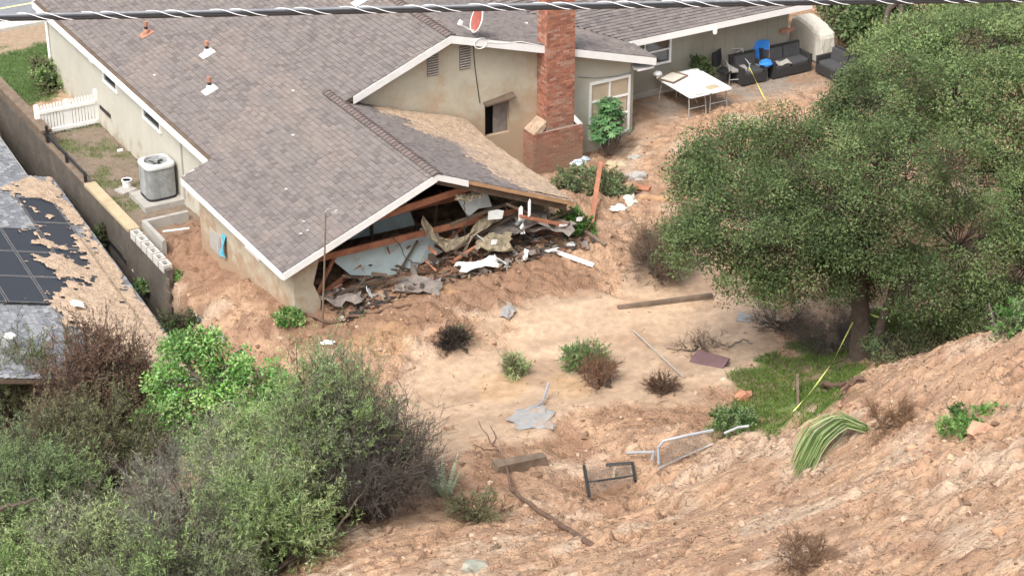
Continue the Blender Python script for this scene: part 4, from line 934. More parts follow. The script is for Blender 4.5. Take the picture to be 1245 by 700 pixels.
def sofa(name, label, loc, rz, wd, arm=True, n=1):
    t = thing(name, label, 'sofa', loc, rz, 'dark patio sofas')
    MB().span(-wd / 2, wd / 2, -.38, .38, .04, .30).build('base', 'wicker', t)
    MB().prism([(-wd / 2, .26, .30), (wd / 2, .26, .30), (wd / 2, .32, .80), (-wd / 2, .32, .80)], (0, .10, 0)).build('backrest', 'wicker', t)
    for i in range(n):
        x0 = -wd / 2 + .08 + (wd - .16) * i / n; x1 = -wd / 2 + .08 + (wd - .16) * (i + 1) / n - .02
        MB().add(*[(np.array(rings([(rsq(.5, 20, 8) * [x1 - x0, .60], .305), (rsq(.5, 20, 8) * [x1 - x0 + .02, .62], .36), (rsq(.5, 20, 8) * [x1 - x0, .60], .42)], 20)[0]) + [(x0 + x1) / 2, -.06, 0]), rings([(rsq(.5, 20), 0)] * 3, 20)[1]]).build('seat_cushion', 'darkfab', t)
        MB().box(((x0 + x1) / 2, .20, .60), (x1 - x0 - .03, .11, .36), Matrix.Rotation(R(-8), 3, 'X')).build('back_cushion', 'darkfab', t)
    if arm:
        for sx in (-1, 1): MB().span(sx * wd / 2 - (.09 if sx > 0 else 0), sx * wd / 2 + (.09 if sx < 0 else 0), -.38, .255, .302, .58).build('arm', 'wicker', t)
    return t
sofa('patio_sofa', 'small dark patio sofa against the wall left of the corner sofa', HL(19.1, 7.1, pz), TH, .95)
sofa('patio_sofa', 'longer dark patio sofa against the wall beside the beige cover', HL(20.55, 7.1, pz), TH, 1.5, True, 2)
sofa('patio_sofa', 'dark patio sofa turned sideways in front of the beige cover', HL(21.7, 5.6, pz), TH - R(90), 1.9, True, 2)
P = lp_(940, 76, pz + .45)
tag(MB().sheet(np.array([[P + BX * (i * .13) - AX * (j * .1) + np.array([0, 0, .03 * math.sin(i * 2 + j)]) for j in range(4)] for i in range(5)]), .02).build('grey_towel', 'greyfab'), 'grey cloth draped on the small dark sofa seat', 'cloth')
# covered barbecue
cvp = HL(22.2, 7.9, pz); t = thing('covered_barbecue', 'barbecue under a sagging beige canvas cover at the wall corner', 'barbecue', cvp, TH)
V = []; nn_ = 36; lv = []
th_ = np.linspace(0, 2 * math.pi, nn_, endpoint=False)
for z, s, fl in ((0.05, 1.05, .06), (.25, 1.02, .05), (.55, 1.0, .035), (.82, .98, .02), (.98, .93, .01), (1.06, .78, .0), (1.10, .45, .0)):
    P_ = rsq(.5, nn_, 5) * [.72, 1.75] * s * (1 + fl * np.sin(th_ * 9 + z * 3))[:, None]; lv.append((P_, z))
Vr, Fr = rings(lv, nn_, cap0=False); Vr = np.array(Vr); Vr[:, 2] += .14 * np.exp(-((Vr[:, 1] - .3) / .45) ** 2) * (Vr[:, 2] > .8) - .05 * (Vr[:, 2] > .9) * (Vr[:, 1] < -.4)
MB().add(Vr, Fr).build('canvas_cover', 'cover', t)
MB().span(-.22, .22, -.6, .6, .02, .9).build('cabinet', 'black', t)
P = un(1007, 38, pz); pp = thing('patio_post', 'tall white patio post beyond the covered barbecue', 'post', HL(*toba(P), pz), TH)
MB().span(-.09, .09, -.09, .09, 0, 2.75).build('shaft', 'white', pp); MB().span(-.14, .14, -.14, .14, -.02, .14).build('foot', 'white', pp); MB().span(-.12, 3.6, -.08, .08, 2.752, 2.95).build('beam', 'white', pp)
# pot plant beside the table, at the wall
P = lp_(812, 97)
# yellow tape from the chairs into the tree
def ribbon(pts, wd, m, name, label, cat, up=(0, 0, 1), seg=40, sag=.0, twist=0.):
    pts = np.array(pts, float); t = np.linspace(0, 1, seg); k = np.linspace(0, 1, len(pts)); C = np.stack([np.interp(t, k, pts[:, i]) for i in range(3)], 1); C[:, 2] -= sag * 4 * t * (1 - t)
    T = unit(np.gradient(C, axis=0)); S = unit(np.cross(T, np.array(up))); U = np.cross(S, T); a = twist * t * 2 * math.pi
    W = S * np.cos(a)[:, None] + U * np.sin(a)[:, None]
    g_ = np.stack([C - W * wd / 2, C + W * wd / 2], 1); mb = MB().sheet(g_, .004); return tag(mb.build(name, m), label, cat)
ribbon([HL(18.75, 6.55, 1.62), HL(18.35, 5.4, 1.35), HL(18.0, 4.4, 1.15)], .028, 'yellow', 'yellow_tape', 'yellow tape stretched from the grey patio chair towards the oak', 'tape', seg=30, twist=.8)
# house seen behind the oak at the top right
hb = thing('rear_house', 'pale blue roofed house with brown edge behind the trees at top right', 'house', HL(34, 14, .8), TH - R(50))
rP = MB().prism([(-6, 0, 2.4), (8, 0, 2.4), (8, 7, 4.2), (-6, 7, 4.2)], (0, 0, -.15)).build('roof', 'bluesheet', hb)
for k in range(28): MB().prism([(-6 + k * .5, 0, 2.405), (-5.95 + k * .5, 0, 2.405), (-5.95 + k * .5, 7, 4.205), (-6 + k * .5, 7, 4.205)], (0, 0, .03)).build('seam', 'bluesheet', rP)
MB().span(-6, 8, -.04, -.002, 2.2, 2.42).build('fascia', 'rustpipe', hb); MB().span(-5.6, 7.6, .6, .8, -.5, 2.3).build('wall', 'siding', hb)
# ---------------------------------------------------------------- vegetation
def rdir(g, n, upb=0.):
    v = g.normal(size=(n, 3)); v[:, 2] += upb; return unit(v)
G1, G2, G3, G4 = [np.array(c) for c in [(.085, .122, .052), (.125, .172, .072), (.178, .225, .096), (.25, .31, .135)]]
def curve3(p, q, g, bend=.15, n=5):
    p = np.array(p, float); q = np.array(q, float); t = np.linspace(0, 1, n)[:, None]; L = np.linalg.norm(q - p)
    off = g.normal(size=3) * bend * L; off2 = g.normal(size=(n, 3)) * .03 * L; off2[0] = 0; off2[-1] = 0
    return p + (q - p) * t + off * (t * (1 - t) * 2) + off2
def broadtree(name, label, cat, base, lobes, trunkpts, lpal, leaf=.075, dens=1., seed=1, group=None, clump=(.26, .5), brown=.06, mat_='leaf', limbs=True):
    """lobes (x, y, z, r): every lobe is a cloud of leafy clumps, every clump a spray of leaves; gaps stay open between clumps"""
    g = np.random.default_rng(seed); t = thing(name, label, cat, base, 0, group)
    tr = MB()
    for pts, r in trunkpts: tr.tube(pts, np.linspace(r, r * .55, len(pts)), 10)
    tr.build('trunk', 'bark', t, world=True)
    top = np.array(trunkpts[0][0][-1]); br = MB(); P = []; Dn = []; C = []; S = []
    for (x, y, z, r) in lobes:
        c = np.array([x, y, z])
        if limbs: q = curve3(top, c, g, .12, 6); br.tube(q, np.linspace(.11, .03, 6), 6)
        nc = int(34 * r * dens) + 6
        cd = rdir(g, nc, .25); rad = r * (.45 + .62 * g.random(nc) ** .6) * np.where(g.random(nc) < .10, g.uniform(1.15, 1.4, nc), 1); tone = g.uniform(.86, 1.18)
        cc = c + cd * rad[:, None] * [1, 1, .82]
        for k in range(nc):
            if g.random() < .5: q = curve3(c, cc[k], g, .15, 4); br.tube(q, np.linspace(.022, .006, 4), 3)
            cr = g.uniform(*clump); n = int(g.uniform(60, 130) * (cr / .38) ** 2 * dens)
            d = rdir(g, n, .35); rr = cr * g.random(n) ** .45
            p = cc[k] + d * rr[:, None] * [1, 1, .7]
            base_c = lpal[min(int(abs(g.normal()) * 1.2 + (1 if g.random() < .45 else 0)), len(lpal) - 1)]
            if g.random() < brown: base_c = np.array([.13, .105, .065])
            f = g.uniform(.8, 1.22, (n, 1)) * g.uniform(.8, 1.32) * tone * 1.08; P.append(p); Dn.append(d); C.append(base_c * f * (1 + g.normal(size=(n, 3)) * .06)); S.append(g.uniform(.6, 1.35, n))
    br.build('branches', 'bark', t, world=True)['kind'] = 'stuff'
    P = np.vstack(P); Dn = np.vstack(Dn); C = np.clip(np.vstack(C), .004, 1); S = np.concatenate(S)
    D = unit(Dn + g.normal(size=P.shape) * .8); N = unit(g.normal(size=P.shape) * .55 + Dn * .9 + [0, 0, .6])
    quads('crown', leafquads(P, D, N, leaf * 1.5 * S, leaf * .75 * S), C, mat_, t, 'stuff')
    return t
tb = hit(1046, 432)
def lob(l): return [(*uy(x, y, Y), r) for (x, y, Y, r) in l]
Yt = tb[1]
oak_l = [(862, 245, Yt + .6, 1.05), (838, 292, Yt - .6, .75), (900, 195, Yt + 1.8, 1.15), (930, 265, Yt - .6, 1.3), (893, 325, Yt - .4, .8), (978, 215, Yt + 1, 1.1), (970, 295, Yt - 1.0, 1.2), (1018, 165, Yt + 2.4, .85), (950, 175, Yt + 2, .85),
         (1062, 125, Yt + 2, 1.2), (1075, 205, Yt - .2, 1.5), (1062, 285, Yt - .8, 1.2), (1000, 338, Yt - .8, .7), (945, 342, Yt - .6, .6), (1105, 345, Yt - 1.2, .8), (1020, 250, Yt - 1, 1.3), (845, 205, Yt + 1, .6), (1040, 332, Yt + 1.2, .7)]
oak_r = [(1105, 85, 49.5, 1.15), (1135, 65, 50, 1.15), (1160, 120, 47.5, 1.5), (1150, 210, 46, 1.6), (1165, 300, 45.2, 1.5), (1140, 368, 45.2, .9), (1190, 375, 45.2, .95), (1210, 60, 49, 1.4), (1225, 140, 47.5, 1.6), (1240, 225, 46.5, 1.6), (1250, 320, 45.5, 1.4),
         (1255, 385, 45.4, .9), (1300, 120, 48, 1.7), (1310, 240, 47, 1.7), (1310, 340, 46, 1.2), (1185, 45, 51, 1.1), (1260, 45, 51, 1.1), (1100, 130, 48.5, 1.3)]
tz = lambda x, y, Y: uy(x, y, Y)
fork = uy(1046, 372, Yt)
broadtree('oak_tree', 'spreading dark green oak with a thick dark trunk standing in the mud', 'tree', tb, lob(oak_l),
          [(np.array([tb - [0, 0, .3], tb * .5 + fork * .5 + [.03, 0, 0], fork, uy(1040, 300, Yt)]), .30), (np.array([tb + [.25, -.2, .1], uy(1072, 392, Yt - .3), uy(1082, 365, Yt - .4), uy(1095, 310, Yt - .6)]), .14)],
          [G1 * .95, G2, G2 * 1.15, G3], leaf=.047, dens=1.55, seed=4)
b2 = np.array([14.2, 47.5, .6])
broadtree('leafy_tree', 'large brighter green tree filling the right edge behind the slide', 'tree', b2, lob(oak_r),
          [(np.array([b2, b2 + [0, 0, 2], b2 + [-.3, 0, 3.6]]), .28)], [G2, G2 * 1.25, G3, G3 * 1.3], leaf=.049, dens=1.5, seed=9, brown=.05)
# trees and hedge beyond the patio
for i, (lb, lobes, pal, sd) in enumerate([
        ('dark hedge tree beyond the white patio post', [(1036, 22, 65, .8), (1060, 22, 64.5, 1.0), (1045, 2, 66, 1.0), (1022, 6, 66.5, .7), (1080, 8, 65, 1.0)], [G1, G1 * 1.3, G2], 21),
        ('bright green tree at the top edge behind the oak', [(1085, 42, 64, .9), (1105, 55, 63, 1.0), (1062, 78, 62, .8), (1050, 50, 66, .6)], [G2, G3, G4], 22),
        ('yellowish green tree in the top right corner', [(1190, 10, 66, 1.4), (1215, 5, 66, 1.4), (1240, 15, 64, 1.5), (1165, 22, 66, 1.0)], [G2, G3, G3 * 1.2], 23)]):
    L = lob(lobes); bs = np.array([L[0][0], L[0][1], .8])
    broadtree('background_tree', lb, 'tree', bs, L, [(np.array([bs, bs + [0, 0, 1.2], bs + [.1, 0, 2.2]]), .18)], pal, leaf=.10, dens=.8, seed=sd)
# tropical shrub by the patio window
def palmshrub(name, label, px, py, R_, H_, pal, seed, big=.30):
    g = np.random.default_rng(seed); b = hit(px, py); t = thing(name, label, 'shrub', b)
    st = MB(); Q = []; C = []
    for i in range(120):
        a = g.random() * 6.28; el = g.uniform(.15, 1.5); r = R_ * g.uniform(.45, 1)
        tip = b + [math.cos(a) * math.cos(el) * r, math.sin(a) * math.cos(el) * r, H_ * (.3 + .7 * math.sin(el)) * g.uniform(.75, 1)]
        st.tube(curve3(b + [math.cos(a) * .1, math.sin(a) * .1, .1], tip, g, .1, 4), np.linspace(.02, .008, 4), 4)
        out = unit(tip - b - [0, 0, H_ * .3]); c = pal[g.integers(len(pal))]
        for k in range(8):                            # palmate leaf: fingers fanning from the stalk
            an = (k - 3.5) * .55; d = unit(np.array([math.cos(a + an), math.sin(a + an), g.uniform(-.75, .1)])); 
            Q.append(leafquads(tip[None], d[None], unit(out + [0, 0, .8])[None], [big * g.uniform(.8, 1.1)], [big * .32])[0]); C.append(c * g.uniform(.8, 1.2))
    st.build('stems', 'twig', t, world=True)['kind'] = 'stuff'; quads('leaves', np.array(Q), np.array(C), 'glossleaf', t, 'stuff'); return t
palmshrub('window_shrub', 'glossy green hand leaved shrub growing against the patio window', 741, 190, .72, 1.85, [np.array((.11, .24, .09)), np.array((.08, .18, .07)), np.array((.18, .33, .14))], 5, .24)

def spray(name, label, base, H_, R_, stems, pal, seed, leaf=(.07, .010), twl=.45, ntw=16, nlf=14, dead=0., lean=(0, 0), group=None, cat='shrub', flat=.5, mat_='leaf', tips=None, deadcol=(.10, .085, .07), r0=.035):
    """twiggy shrub: stems fork into shoots, shoots carry narrow leaves along their outer half"""
    g = np.random.default_rng(seed); base = np.array(base, float); t = thing(name, label, cat, base, 0, group)
    st = MB(); LP = []; LD = []; LC = []; TP = []; TC = []
    for i in range(stems):
        a = g.random() * 6.283; e = math.acos(1 - g.random() * .95); r = g.uniform(.75, 1.0)
        tip = base + np.array([R_ * math.sin(e) * math.cos(a) + lean[0], R_ * math.sin(e) * math.sin(a) + lean[1], H_ * (flat + (1 - flat) * math.cos(e)) * r])
        if tips is not None: tip = np.array(tips[i % len(tips)]) + g.normal(size=3) * .25
        q = curve3(base + g.normal(size=3) * [.12, .12, .02], tip, g, .16, 8); st.tube(q, np.linspace(r0, .008, 8), 5)
        isdead = g.random() < dead; cb = pal[g.integers(len(pal))]
        for k in range(ntw):
            s = g.uniform(.35, 1.0) ** .8; f = s * 7; j = min(int(f), 6); p = q[j] + (q[j + 1] - q[j]) * (f - j); ax = unit(q[j + 1] - q[j])
            d = unit(ax * .9 + g.normal(size=3) * .75 + [0, 0, .25]); L = twl * g.uniform(.5, 1.2)
            if g.random() < .14 and twl > .38: L *= 1.9; d = unit(ax * .5 + g.normal(size=3) * .3 + [0, 0, .8])
            nsub = 4
            for m in range(nsub):
                dd = unit(d + g.normal(size=3) * .45) if m else d; o = p + d * L * (.2 + .25 * m) if m else p; Ls = L * (.6 if m else 1)
                e2_ = o + dd * Ls; sd = unit(np.cross(dd, g.normal(size=3))) * .0055
                TP.append([o - sd, o + sd, e2_ + sd * .3, e2_ - sd * .3]); TC.append(np.array(deadcol) * g.uniform(.6, 1.4))
                if isdead: 
                    for w_ in range(5):
                        o2 = o + dd * Ls * g.random(); d2 = unit(dd + g.normal(size=3) * .8); sd2 = unit(np.cross(d2, g.normal(size=3))) * .004; e3 = o2 + d2 * Ls * .5
                        TP.append([o2 - sd2, o2 + sd2, e3 + sd2 * .3, e3 - sd2 * .3]); TC.append(np.array(deadcol) * g.uniform(.7, 1.6))
                    continue
                n = nlf; u = g.uniform(.15, 1.03, n)[:, None]; LP.append(o + dd * Ls * u); LD.append(unit(dd * .9 + g.normal(size=(n, 3)) * .55)); LC.append(cb * g.uniform(.65, 1.35, (n, 1)) * (1 + g.normal(size=(n, 3)) * .05))
    st.build('stems', 'bark', t, world=True)['kind'] = 'stuff'
    quads('twigs', np.array(TP), np.array(TC) / .17 * .17, 'leaf', t, 'stuff')
    if LP:
        P = np.vstack(LP); D = np.vstack(LD); C = np.clip(np.vstack(LC), .004, 1); n = len(P)
        quads('leaves', leafquads(P, D, unit(g.normal(size=(n, 3)) * .8 + [0, -.3, .9]), leaf[0] * g.uniform(.7, 1.3, n), np.full(n, max(leaf[1], .013) * 1.15) * g.uniform(.8, 1.2, n)), C, mat_, t, 'stuff')
    return t
def gnd(p): p = np.array(p, float); p[2] = gz(p[0], p[1]); return p
def under(px, py, z): return gnd(un(px, py, z))
OLV = [np.array(c) * 1.15 for c in [(.165, .175, .09), (.22, .22, .12), (.125, .13, .075)]]
FEA = [np.array(c) * 1.32 for c in [(.19, .26, .115), (.24, .33, .13), (.15, .20, .10), (.32, .38, .19)]]
GRY = [np.array(c) * 1.15 for c in [(.22, .245, .155), (.27, .28, .195), (.17, .19, .125)]]
RED = [np.array(c) * 1.1 for c in [(.175, .108, .080), (.215, .135, .095), (.14, .09, .07), (.18, .15, .09)]]
BRT = [np.array(c) for c in [(.17, .33, .08), (.12, .25, .065), (.28, .43, .15), (.075, .15, .045)]]
spray('reddish_shrub', 'tall reddish brown shrub in front of the muddy neighbouring roof', under(118, 520, -.6), 3.7, 1.35, 84, RED, 31, leaf=(.06, .016), twl=.42, ntw=20, nlf=12)
spray('olive_shrub', 'olive green shrub with brown tips below the reddish shrub', under(110, 570, -.4), 2.6, 1.4, 64, OLV + [RED[3]], 32, leaf=(.07, .016), twl=.42, ntw=18, nlf=12)
spray('olive_shrub', 'thin olive shrub at the left edge in front of the solar panels', under(25, 500, -.6), 3.5, 1.0, 50, [OLV[0], OLV[1], FEA[2]], 33, leaf=(.07, .014), twl=.4, ntw=14, nlf=10)
spray('feathery_shrub', 'deep green feathery shrub at the left edge', under(35, 610, .2), 2.5, 1.4, 60, [FEA[0], FEA[2], FEA[0]], 34, leaf=(.09, .010), twl=.5, ntw=18, nlf=14, dead=.12)
spray('feathery_shrub', 'pale yellow green feathery shrub in the bottom left corner', under(120, 690, .6), 2.3, 1.4, 60, [FEA[3], FEA[1], GRY[1]], 35, leaf=(.09, .010), twl=.5, ntw=17, nlf=13, dead=.25)
spray('feathery_shrub', 'grey twiggy shrub between the bright bush and the bottom edge', under(235, 680, .8), 2.6, 1.3, 60, GRY, 36, leaf=(.08, .009), twl=.5, ntw=17, nlf=9, dead=.5, deadcol=(.21, .19, .17))
spray('feathery_shrub', 'tall feathery green shrub with dark dead twigs reaching over the mud', under(400, 640, 1.0), 4.0, 1.2, 66, [FEA[0], FEA[1], GRY[0]], 37, leaf=(.09, .010), twl=.55, ntw=17, nlf=14, dead=.12, lean=(.1, .3))
spray('dead_shrub', 'dark leafless tangle of twigs on the right side of the feathery shrub', under(450, 640, 1.1), 2.4, 1.2, 60, [FEA[2]], 38, leaf=(.07, .009), twl=.55, ntw=15, nlf=3, dead=.93, deadcol=(.105, .09, .08), lean=(.25, .1))
spray('feathery_shrub', 'bright lime green feathery shrub in front of the dark twigs', under(330, 690, 1.0), 2.4, 1.1, 54, [FEA[1], FEA[3], FEA[0]], 39, leaf=(.10, .010), twl=.5, ntw=17, nlf=14, dead=.1)
spray('feathery_shrub', 'low olive feathery shrub along the bottom edge below the bare branches', under(215, 760, .8), 1.9, 1.5, 54, [GRY[0], FEA[2], FEA[1]], 40, leaf=(.09, .010), twl=.5, ntw=16, nlf=11, dead=.35)
g = np.random.default_rng(3); bl_ = under(258, 520, -.2)
BL = [(x, y, bl_[1] + dy, r) for x, y, dy, r in [(205, 470, 0, .55), (240, 440, .3, .55), (275, 445, .3, .55), (310, 450, .2, .5), (340, 470, 0, .4), (220, 500, -.3, .6), (265, 490, -.3, .7), (315, 500, -.3, .5), (190, 510, -.4, .4), (240, 540, -.5, .6), (290, 540, -.5, .6), (215, 425, .5, .4), (250, 415, .5, .35)]]
broadtree('bright_bush', 'bright green broad leaved bush below the end of the retaining wall', 'shrub', bl_, lob(BL), [(np.array([bl_, bl_ + [0, 0, .6], bl_ + [.1, 0, 1.2]]), .07)], BRT, leaf=.062, dens=1.35, seed=51, clump=(.16, .30), brown=.02, mat_='glossleaf', limbs=True)
spray('feathery_shrub', 'pale olive feathery shrub between the bright bush and the tall feathery one', under(300, 600, .5), 2.0, 1.0, 44, [FEA[1], GRY[1], FEA[3]], 70, leaf=(.09, .012), twl=.5, ntw=16, nlf=13, dead=.15)
spray('feathery_shrub', 'light lime shrub at the very bottom left corner', under(20, 720, .6), 1.5, 1.0, 40, [FEA[3], FEA[1], BRT[2]], 71, leaf=(.10, .014), twl=.45, ntw=16, nlf=13, dead=.05)
# large bare limbs crossing the bottom left thicket
g = np.random.default_rng(8)
t = thing('bare_branches', 'bare dark branches forking through the shrubs at the bottom edge', 'branch', under(215, 700, 1))
mb = MB()
for pts, r in (([(180, 700, 1.2), (200, 650, 2.0), (185, 610, 2.7), (160, 580, 3.1)], .05), ([(200, 660, 1.9), (225, 620, 2.6), (255, 590, 3.)], .035), ([(330, 700, 1.2), (360, 675, 1.6), (400, 655, 1.9), (440, 640, 2.1)], .06), ([(240, 700, 1.4), (262, 650, 2.2), (300, 625, 2.7), (330, 615, 2.9)], .04), ([(0, 618, 1.6), (25, 612, 1.9), (50, 605, 2.1)], .05), ([(400, 655, 1.9), (430, 615, 2.5), (470, 560, 3.0)], .03), ([(205, 700, 1.6), (190, 660, 2.3), (195, 600, 2.9)], .03)):
    P = np.array([un(*p) for p in pts]); k = np.linspace(0, 1, len(P)); tt = np.linspace(0, 1, 12); Q = np.stack([np.interp(tt, k, P[:, i]) for i in range(3)], 1) + g.normal(size=(12, 3)) * .02; mb.tube(Q, np.linspace(r, r * .4, 12), 6)
mb.build('branches', 'bark', t, world=True)['kind'] = 'stuff'
# garden shrub behind the picket fence
spray('garden_shrub', 'small yellow green shrub beside the house corner behind the picket fence', hit(62, 108), .85, .75, 26, [FEA[1], FEA[2], OLV[0]], 41, leaf=(.10, .04), twl=.3, ntw=10, nlf=9)
spray('garden_shrub', 'little dark shrub by the wall just behind the picket fence', hit(95, 104), .45, .3, 12, [OLV[2], RED[3]], 42, leaf=(.07, .03), twl=.2, ntw=8, nlf=7)

def blades(name, label, px, py, n, L, wd, pal, seed, spread=.08, droop=.4, cat='plant', lean=(0, 0, 0), curl=.0):
    g = np.random.default_rng(seed); b = hit(px, py); t = thing(name, label, cat, b)
    for i in range(n):
        a = g.random() * 6.28; o = b + [math.cos(a) * spread * g.random(), math.sin(a) * spread * g.random(), -.02]; d = unit(np.array([math.cos(a), math.sin(a), g.uniform(.6, 2.2)]) + np.array(lean)); l = L * g.uniform(.65, 1.1); s = unit(np.cross(d, (0, 0, 1)))
        ts = np.linspace(0, 1, 7)[:, None]; c = o + d * l * ts + np.array([0, 0, -1.]) * droop * l * ts ** 2.4 + s * curl * l * (g.random() - .5) * ts ** 2
        w_ = wd * (1 - ts ** 2.2) + .002; G = np.stack([c - s * w_ / 2, c + np.array([0, 0, -.006]) , c + s * w_ / 2], 1); cc = pal[g.integers(len(pal))]
        MB().sheet(G, 0, tuple(cc * g.uniform(.8, 1.2))).build('leaf', 'glossleaf', t, world=True, recalc=False)
    return t
blades('agave', 'pale green sword leaved agave growing out of the mud', 541, 604, 30, 1.05, .09, [np.array((.48, .56, .38)), np.array((.40, .49, .32)), np.array((.58, .62, .46))], 3, .10, .10)
def strap(name, label, pts, n, wd, pal, seed, fan=.3):
    g = np.random.default_rng(seed); P0 = np.array([hit(*p) + [0, 0, h_] for *p, h_ in pts]); t = thing(name, label, 'plant', P0[0])
    for i in range(n):
        k = np.linspace(0, 1, len(P0)); tt = np.linspace(0, g.uniform(.65, 1), 9); c = np.stack([np.interp(tt, k, P0[:, j]) for j in range(3)], 1)
        sd = unit(np.cross(P0[-1] - P0[0], (0, 0, 1))); off = g.normal() * fan; c = c + sd * off * np.sin(tt * 2.2)[:, None] + np.array([0, 0, 1]) * (abs(g.normal()) * .10 * np.sin(tt * 3))[:, None] + g.normal(size=3) * .03
        T = unit(np.gradient(c, axis=0)); s = unit(np.cross(T, unit(g.normal(size=3) * .3 + [0, 0, 1]))); w_ = (wd * (1 - tt ** 3 * .8))[:, None]; cc = pal[g.integers(len(pal))] * g.uniform(.8, 1.2)
        MB().sheet(np.stack([c - s * w_ / 2, c + [0, 0, -.005], c + s * w_ / 2], 1), 0, tuple(cc)).build('leaf', 'glossleaf', t, world=True, recalc=False)
    return t
strap('strap_leaf_plant', 'uprooted strap leaved plant lying down the right hand slope', [(1052, 528, .15), (1020, 532, .36), (990, 550, .28), (975, 572, .15), (966, 583, .05)], 150, .020, [np.array((.17, .26, .08)), np.array((.26, .36, .12)), np.array((.13, .20, .07)), np.array((.38, .42, .22))], 6, .20)
spray('weed', 'sprawling green weed on the upper right slope', hit(1185, 515), .10, .62, 26, BRT, 43, leaf=(.08, .02), twl=.14, ntw=8, nlf=7, r0=.008, flat=.3)
spray('weed', 'small green weed at the torn house corner', hit(352, 390), .12, .34, 16, [BRT[1], FEA[1]], 44, leaf=(.08, .03), twl=.12, ntw=7, nlf=7, r0=.007)
spray('weed', 'green weed among planks at the right end of the torn wing', hit(695, 283), .55, .4, 20, BRT, 45, leaf=(.09, .035), twl=.22, ntw=8, nlf=7, r0=.008)
spray('weed', 'small weed poking from the mud near the wing wall side', hit(213, 340), .15, .2, 8, BRT, 46, leaf=(.06, .03), twl=.12, ntw=6, nlf=6, r0=.005)
spray('uprooted_shrub', 'uprooted shrub with green top and brown roots in the smooth mud', hit(716, 450), .5, .34, 22, [FEA[0], BRT[1], FEA[2]], 47, leaf=(.08, .018), twl=.3, ntw=10, nlf=9, dead=.3, lean=(-.1, .2), deadcol=(.2, .12, .08))
spray('root_tangle', 'brown root tangle below the uprooted shrub', hit(733, 468), .5, .55, 22, [FEA[2]], 48, twl=.25, ntw=9, nlf=1, dead=1., deadcol=(.22, .13, .085), cat='roots')
spray('dry_grass_clump', 'dry olive grass clump standing in the smooth mud', hit(626, 457), .28, .20, 14, [OLV[1], OLV[0], FEA[3]], 49, leaf=(.12, .012), twl=.25, ntw=8, nlf=7, r0=.006, cat='grass clump')
spray('dark_twig_clump', 'dark clump of broken twigs with a few green shoots', hit(551, 420), .28, .36, 30, [FEA[2], OLV[0]], 52, leaf=(.06, .014), twl=.26, ntw=9, nlf=3, dead=.8, deadcol=(.05, .04, .035), cat='twigs')
spray('root_tangle', 'small dark root ball at the edge of the smooth mud', hit(805, 476), .28, .3, 18, [OLV[0]], 53, twl=.2, ntw=8, nlf=1, dead=1., deadcol=(.12, .075, .05), cat='roots')
spray('dry_brush', 'large dry brown brush at the left foot of the oak crown', hit(800, 335), 1.0, .75, 40, [OLV[2]], 54, twl=.4, ntw=12, nlf=2, dead=.95, deadcol=(.17, .125, .095), cat='brush')
spray('dead_plant', 'half buried dead plant with olive shoots near the agave', hit(585, 630), .35, .55, 22, [OLV[0], FEA[2]], 55, leaf=(.08, .012), twl=.3, ntw=8, nlf=6, dead=.5, deadcol=(.12, .08, .055), r0=.012)
spray('dead_plant', 'flattened brown plant beside the uprooted strap leaves', hit(1082, 520), .3, .5, 20, [OLV[2]], 56, twl=.3, ntw=8, nlf=1, dead=1., deadcol=(.24, .15, .09), r0=.01)
spray('dead_plant', 'dry brown twigs at the bottom edge of the right slope', hit(980, 690), .3, .45, 16, [OLV[2]], 57, twl=.25, ntw=8, nlf=2, dead=.9, deadcol=(.2, .13, .085), r0=.008)
spray('fallen_branches', 'broken grey branches under the oak beside the trunk', hit(1010, 425), .4, .8, 24, [OLV[2], FEA[2]], 58, leaf=(.06, .02), twl=.4, ntw=9, nlf=3, dead=.7, deadcol=(.16, .14, .125), cat='branches')
spray('fallen_branches', 'driftwood twigs at the far edge of the smooth mud near the oak', hit(950, 398), .25, .6, 16, [OLV[2]], 59, twl=.35, ntw=7, nlf=1, dead=1., deadcol=(.14, .12, .10), cat='branches')
spray('fallen_branches', 'scattered bare twigs left of the maroon board', hit(850, 425), .12, .5, 12, [OLV[2]], 60, twl=.3, ntw=6, nlf=1, dead=1., deadcol=(.2, .15, .11), cat='branches')
spray('ivy_heap', 'low heap of torn greenery between the chimney and the wing roof', hit(712, 224), .06, .8, 40, [OLV[0], OLV[1], FEA[2]], 61, leaf=(.09, .04), twl=.25, ntw=10, nlf=7, dead=.15, r0=.01, cat='greenery')
spray('ivy_heap', 'torn green creeper along the mud beside the red timber', hit(748, 232), .12, .6, 24, [OLV[0], FEA[2]], 62, leaf=(.09, .035), twl=.22, ntw=8, nlf=6, dead=.3, r0=.01, cat='greenery')
spray('ivy_heap', 'green tuft at the bottom end of the oak grass beside the slide', hit(890, 522), .4, .4, 22, [FEA[0], BRT[3]], 63, leaf=(.07, .02), twl=.22, ntw=8, nlf=7, r0=.008, cat='greenery')
spray('oak_scrub', 'leafy scrub at the foot of the oak on the slide lip', hit(1095, 436), .5, .7, 30, [FEA[2], OLV[0], G3], 64, leaf=(.06, .025), twl=.3, ntw=10, nlf=8, dead=.2, r0=.012)
spray('oak_scrub', 'green scrub on the slide lip at the right edge', hit(1238, 405), .45, .5, 22, [FEA[0], BRT[1]], 65, leaf=(.07, .025), twl=.25, ntw=9, nlf=8, dead=.3, r0=.01)
P = lp_(812, 97)
palm_ = spray('pot_plant', 'small dark plant standing behind the white tables', lp_(815, 88), 1.05, .25, 16, [G1, G2], 66, leaf=(.08, .04), twl=.2, ntw=8, nlf=8, r0=.012)

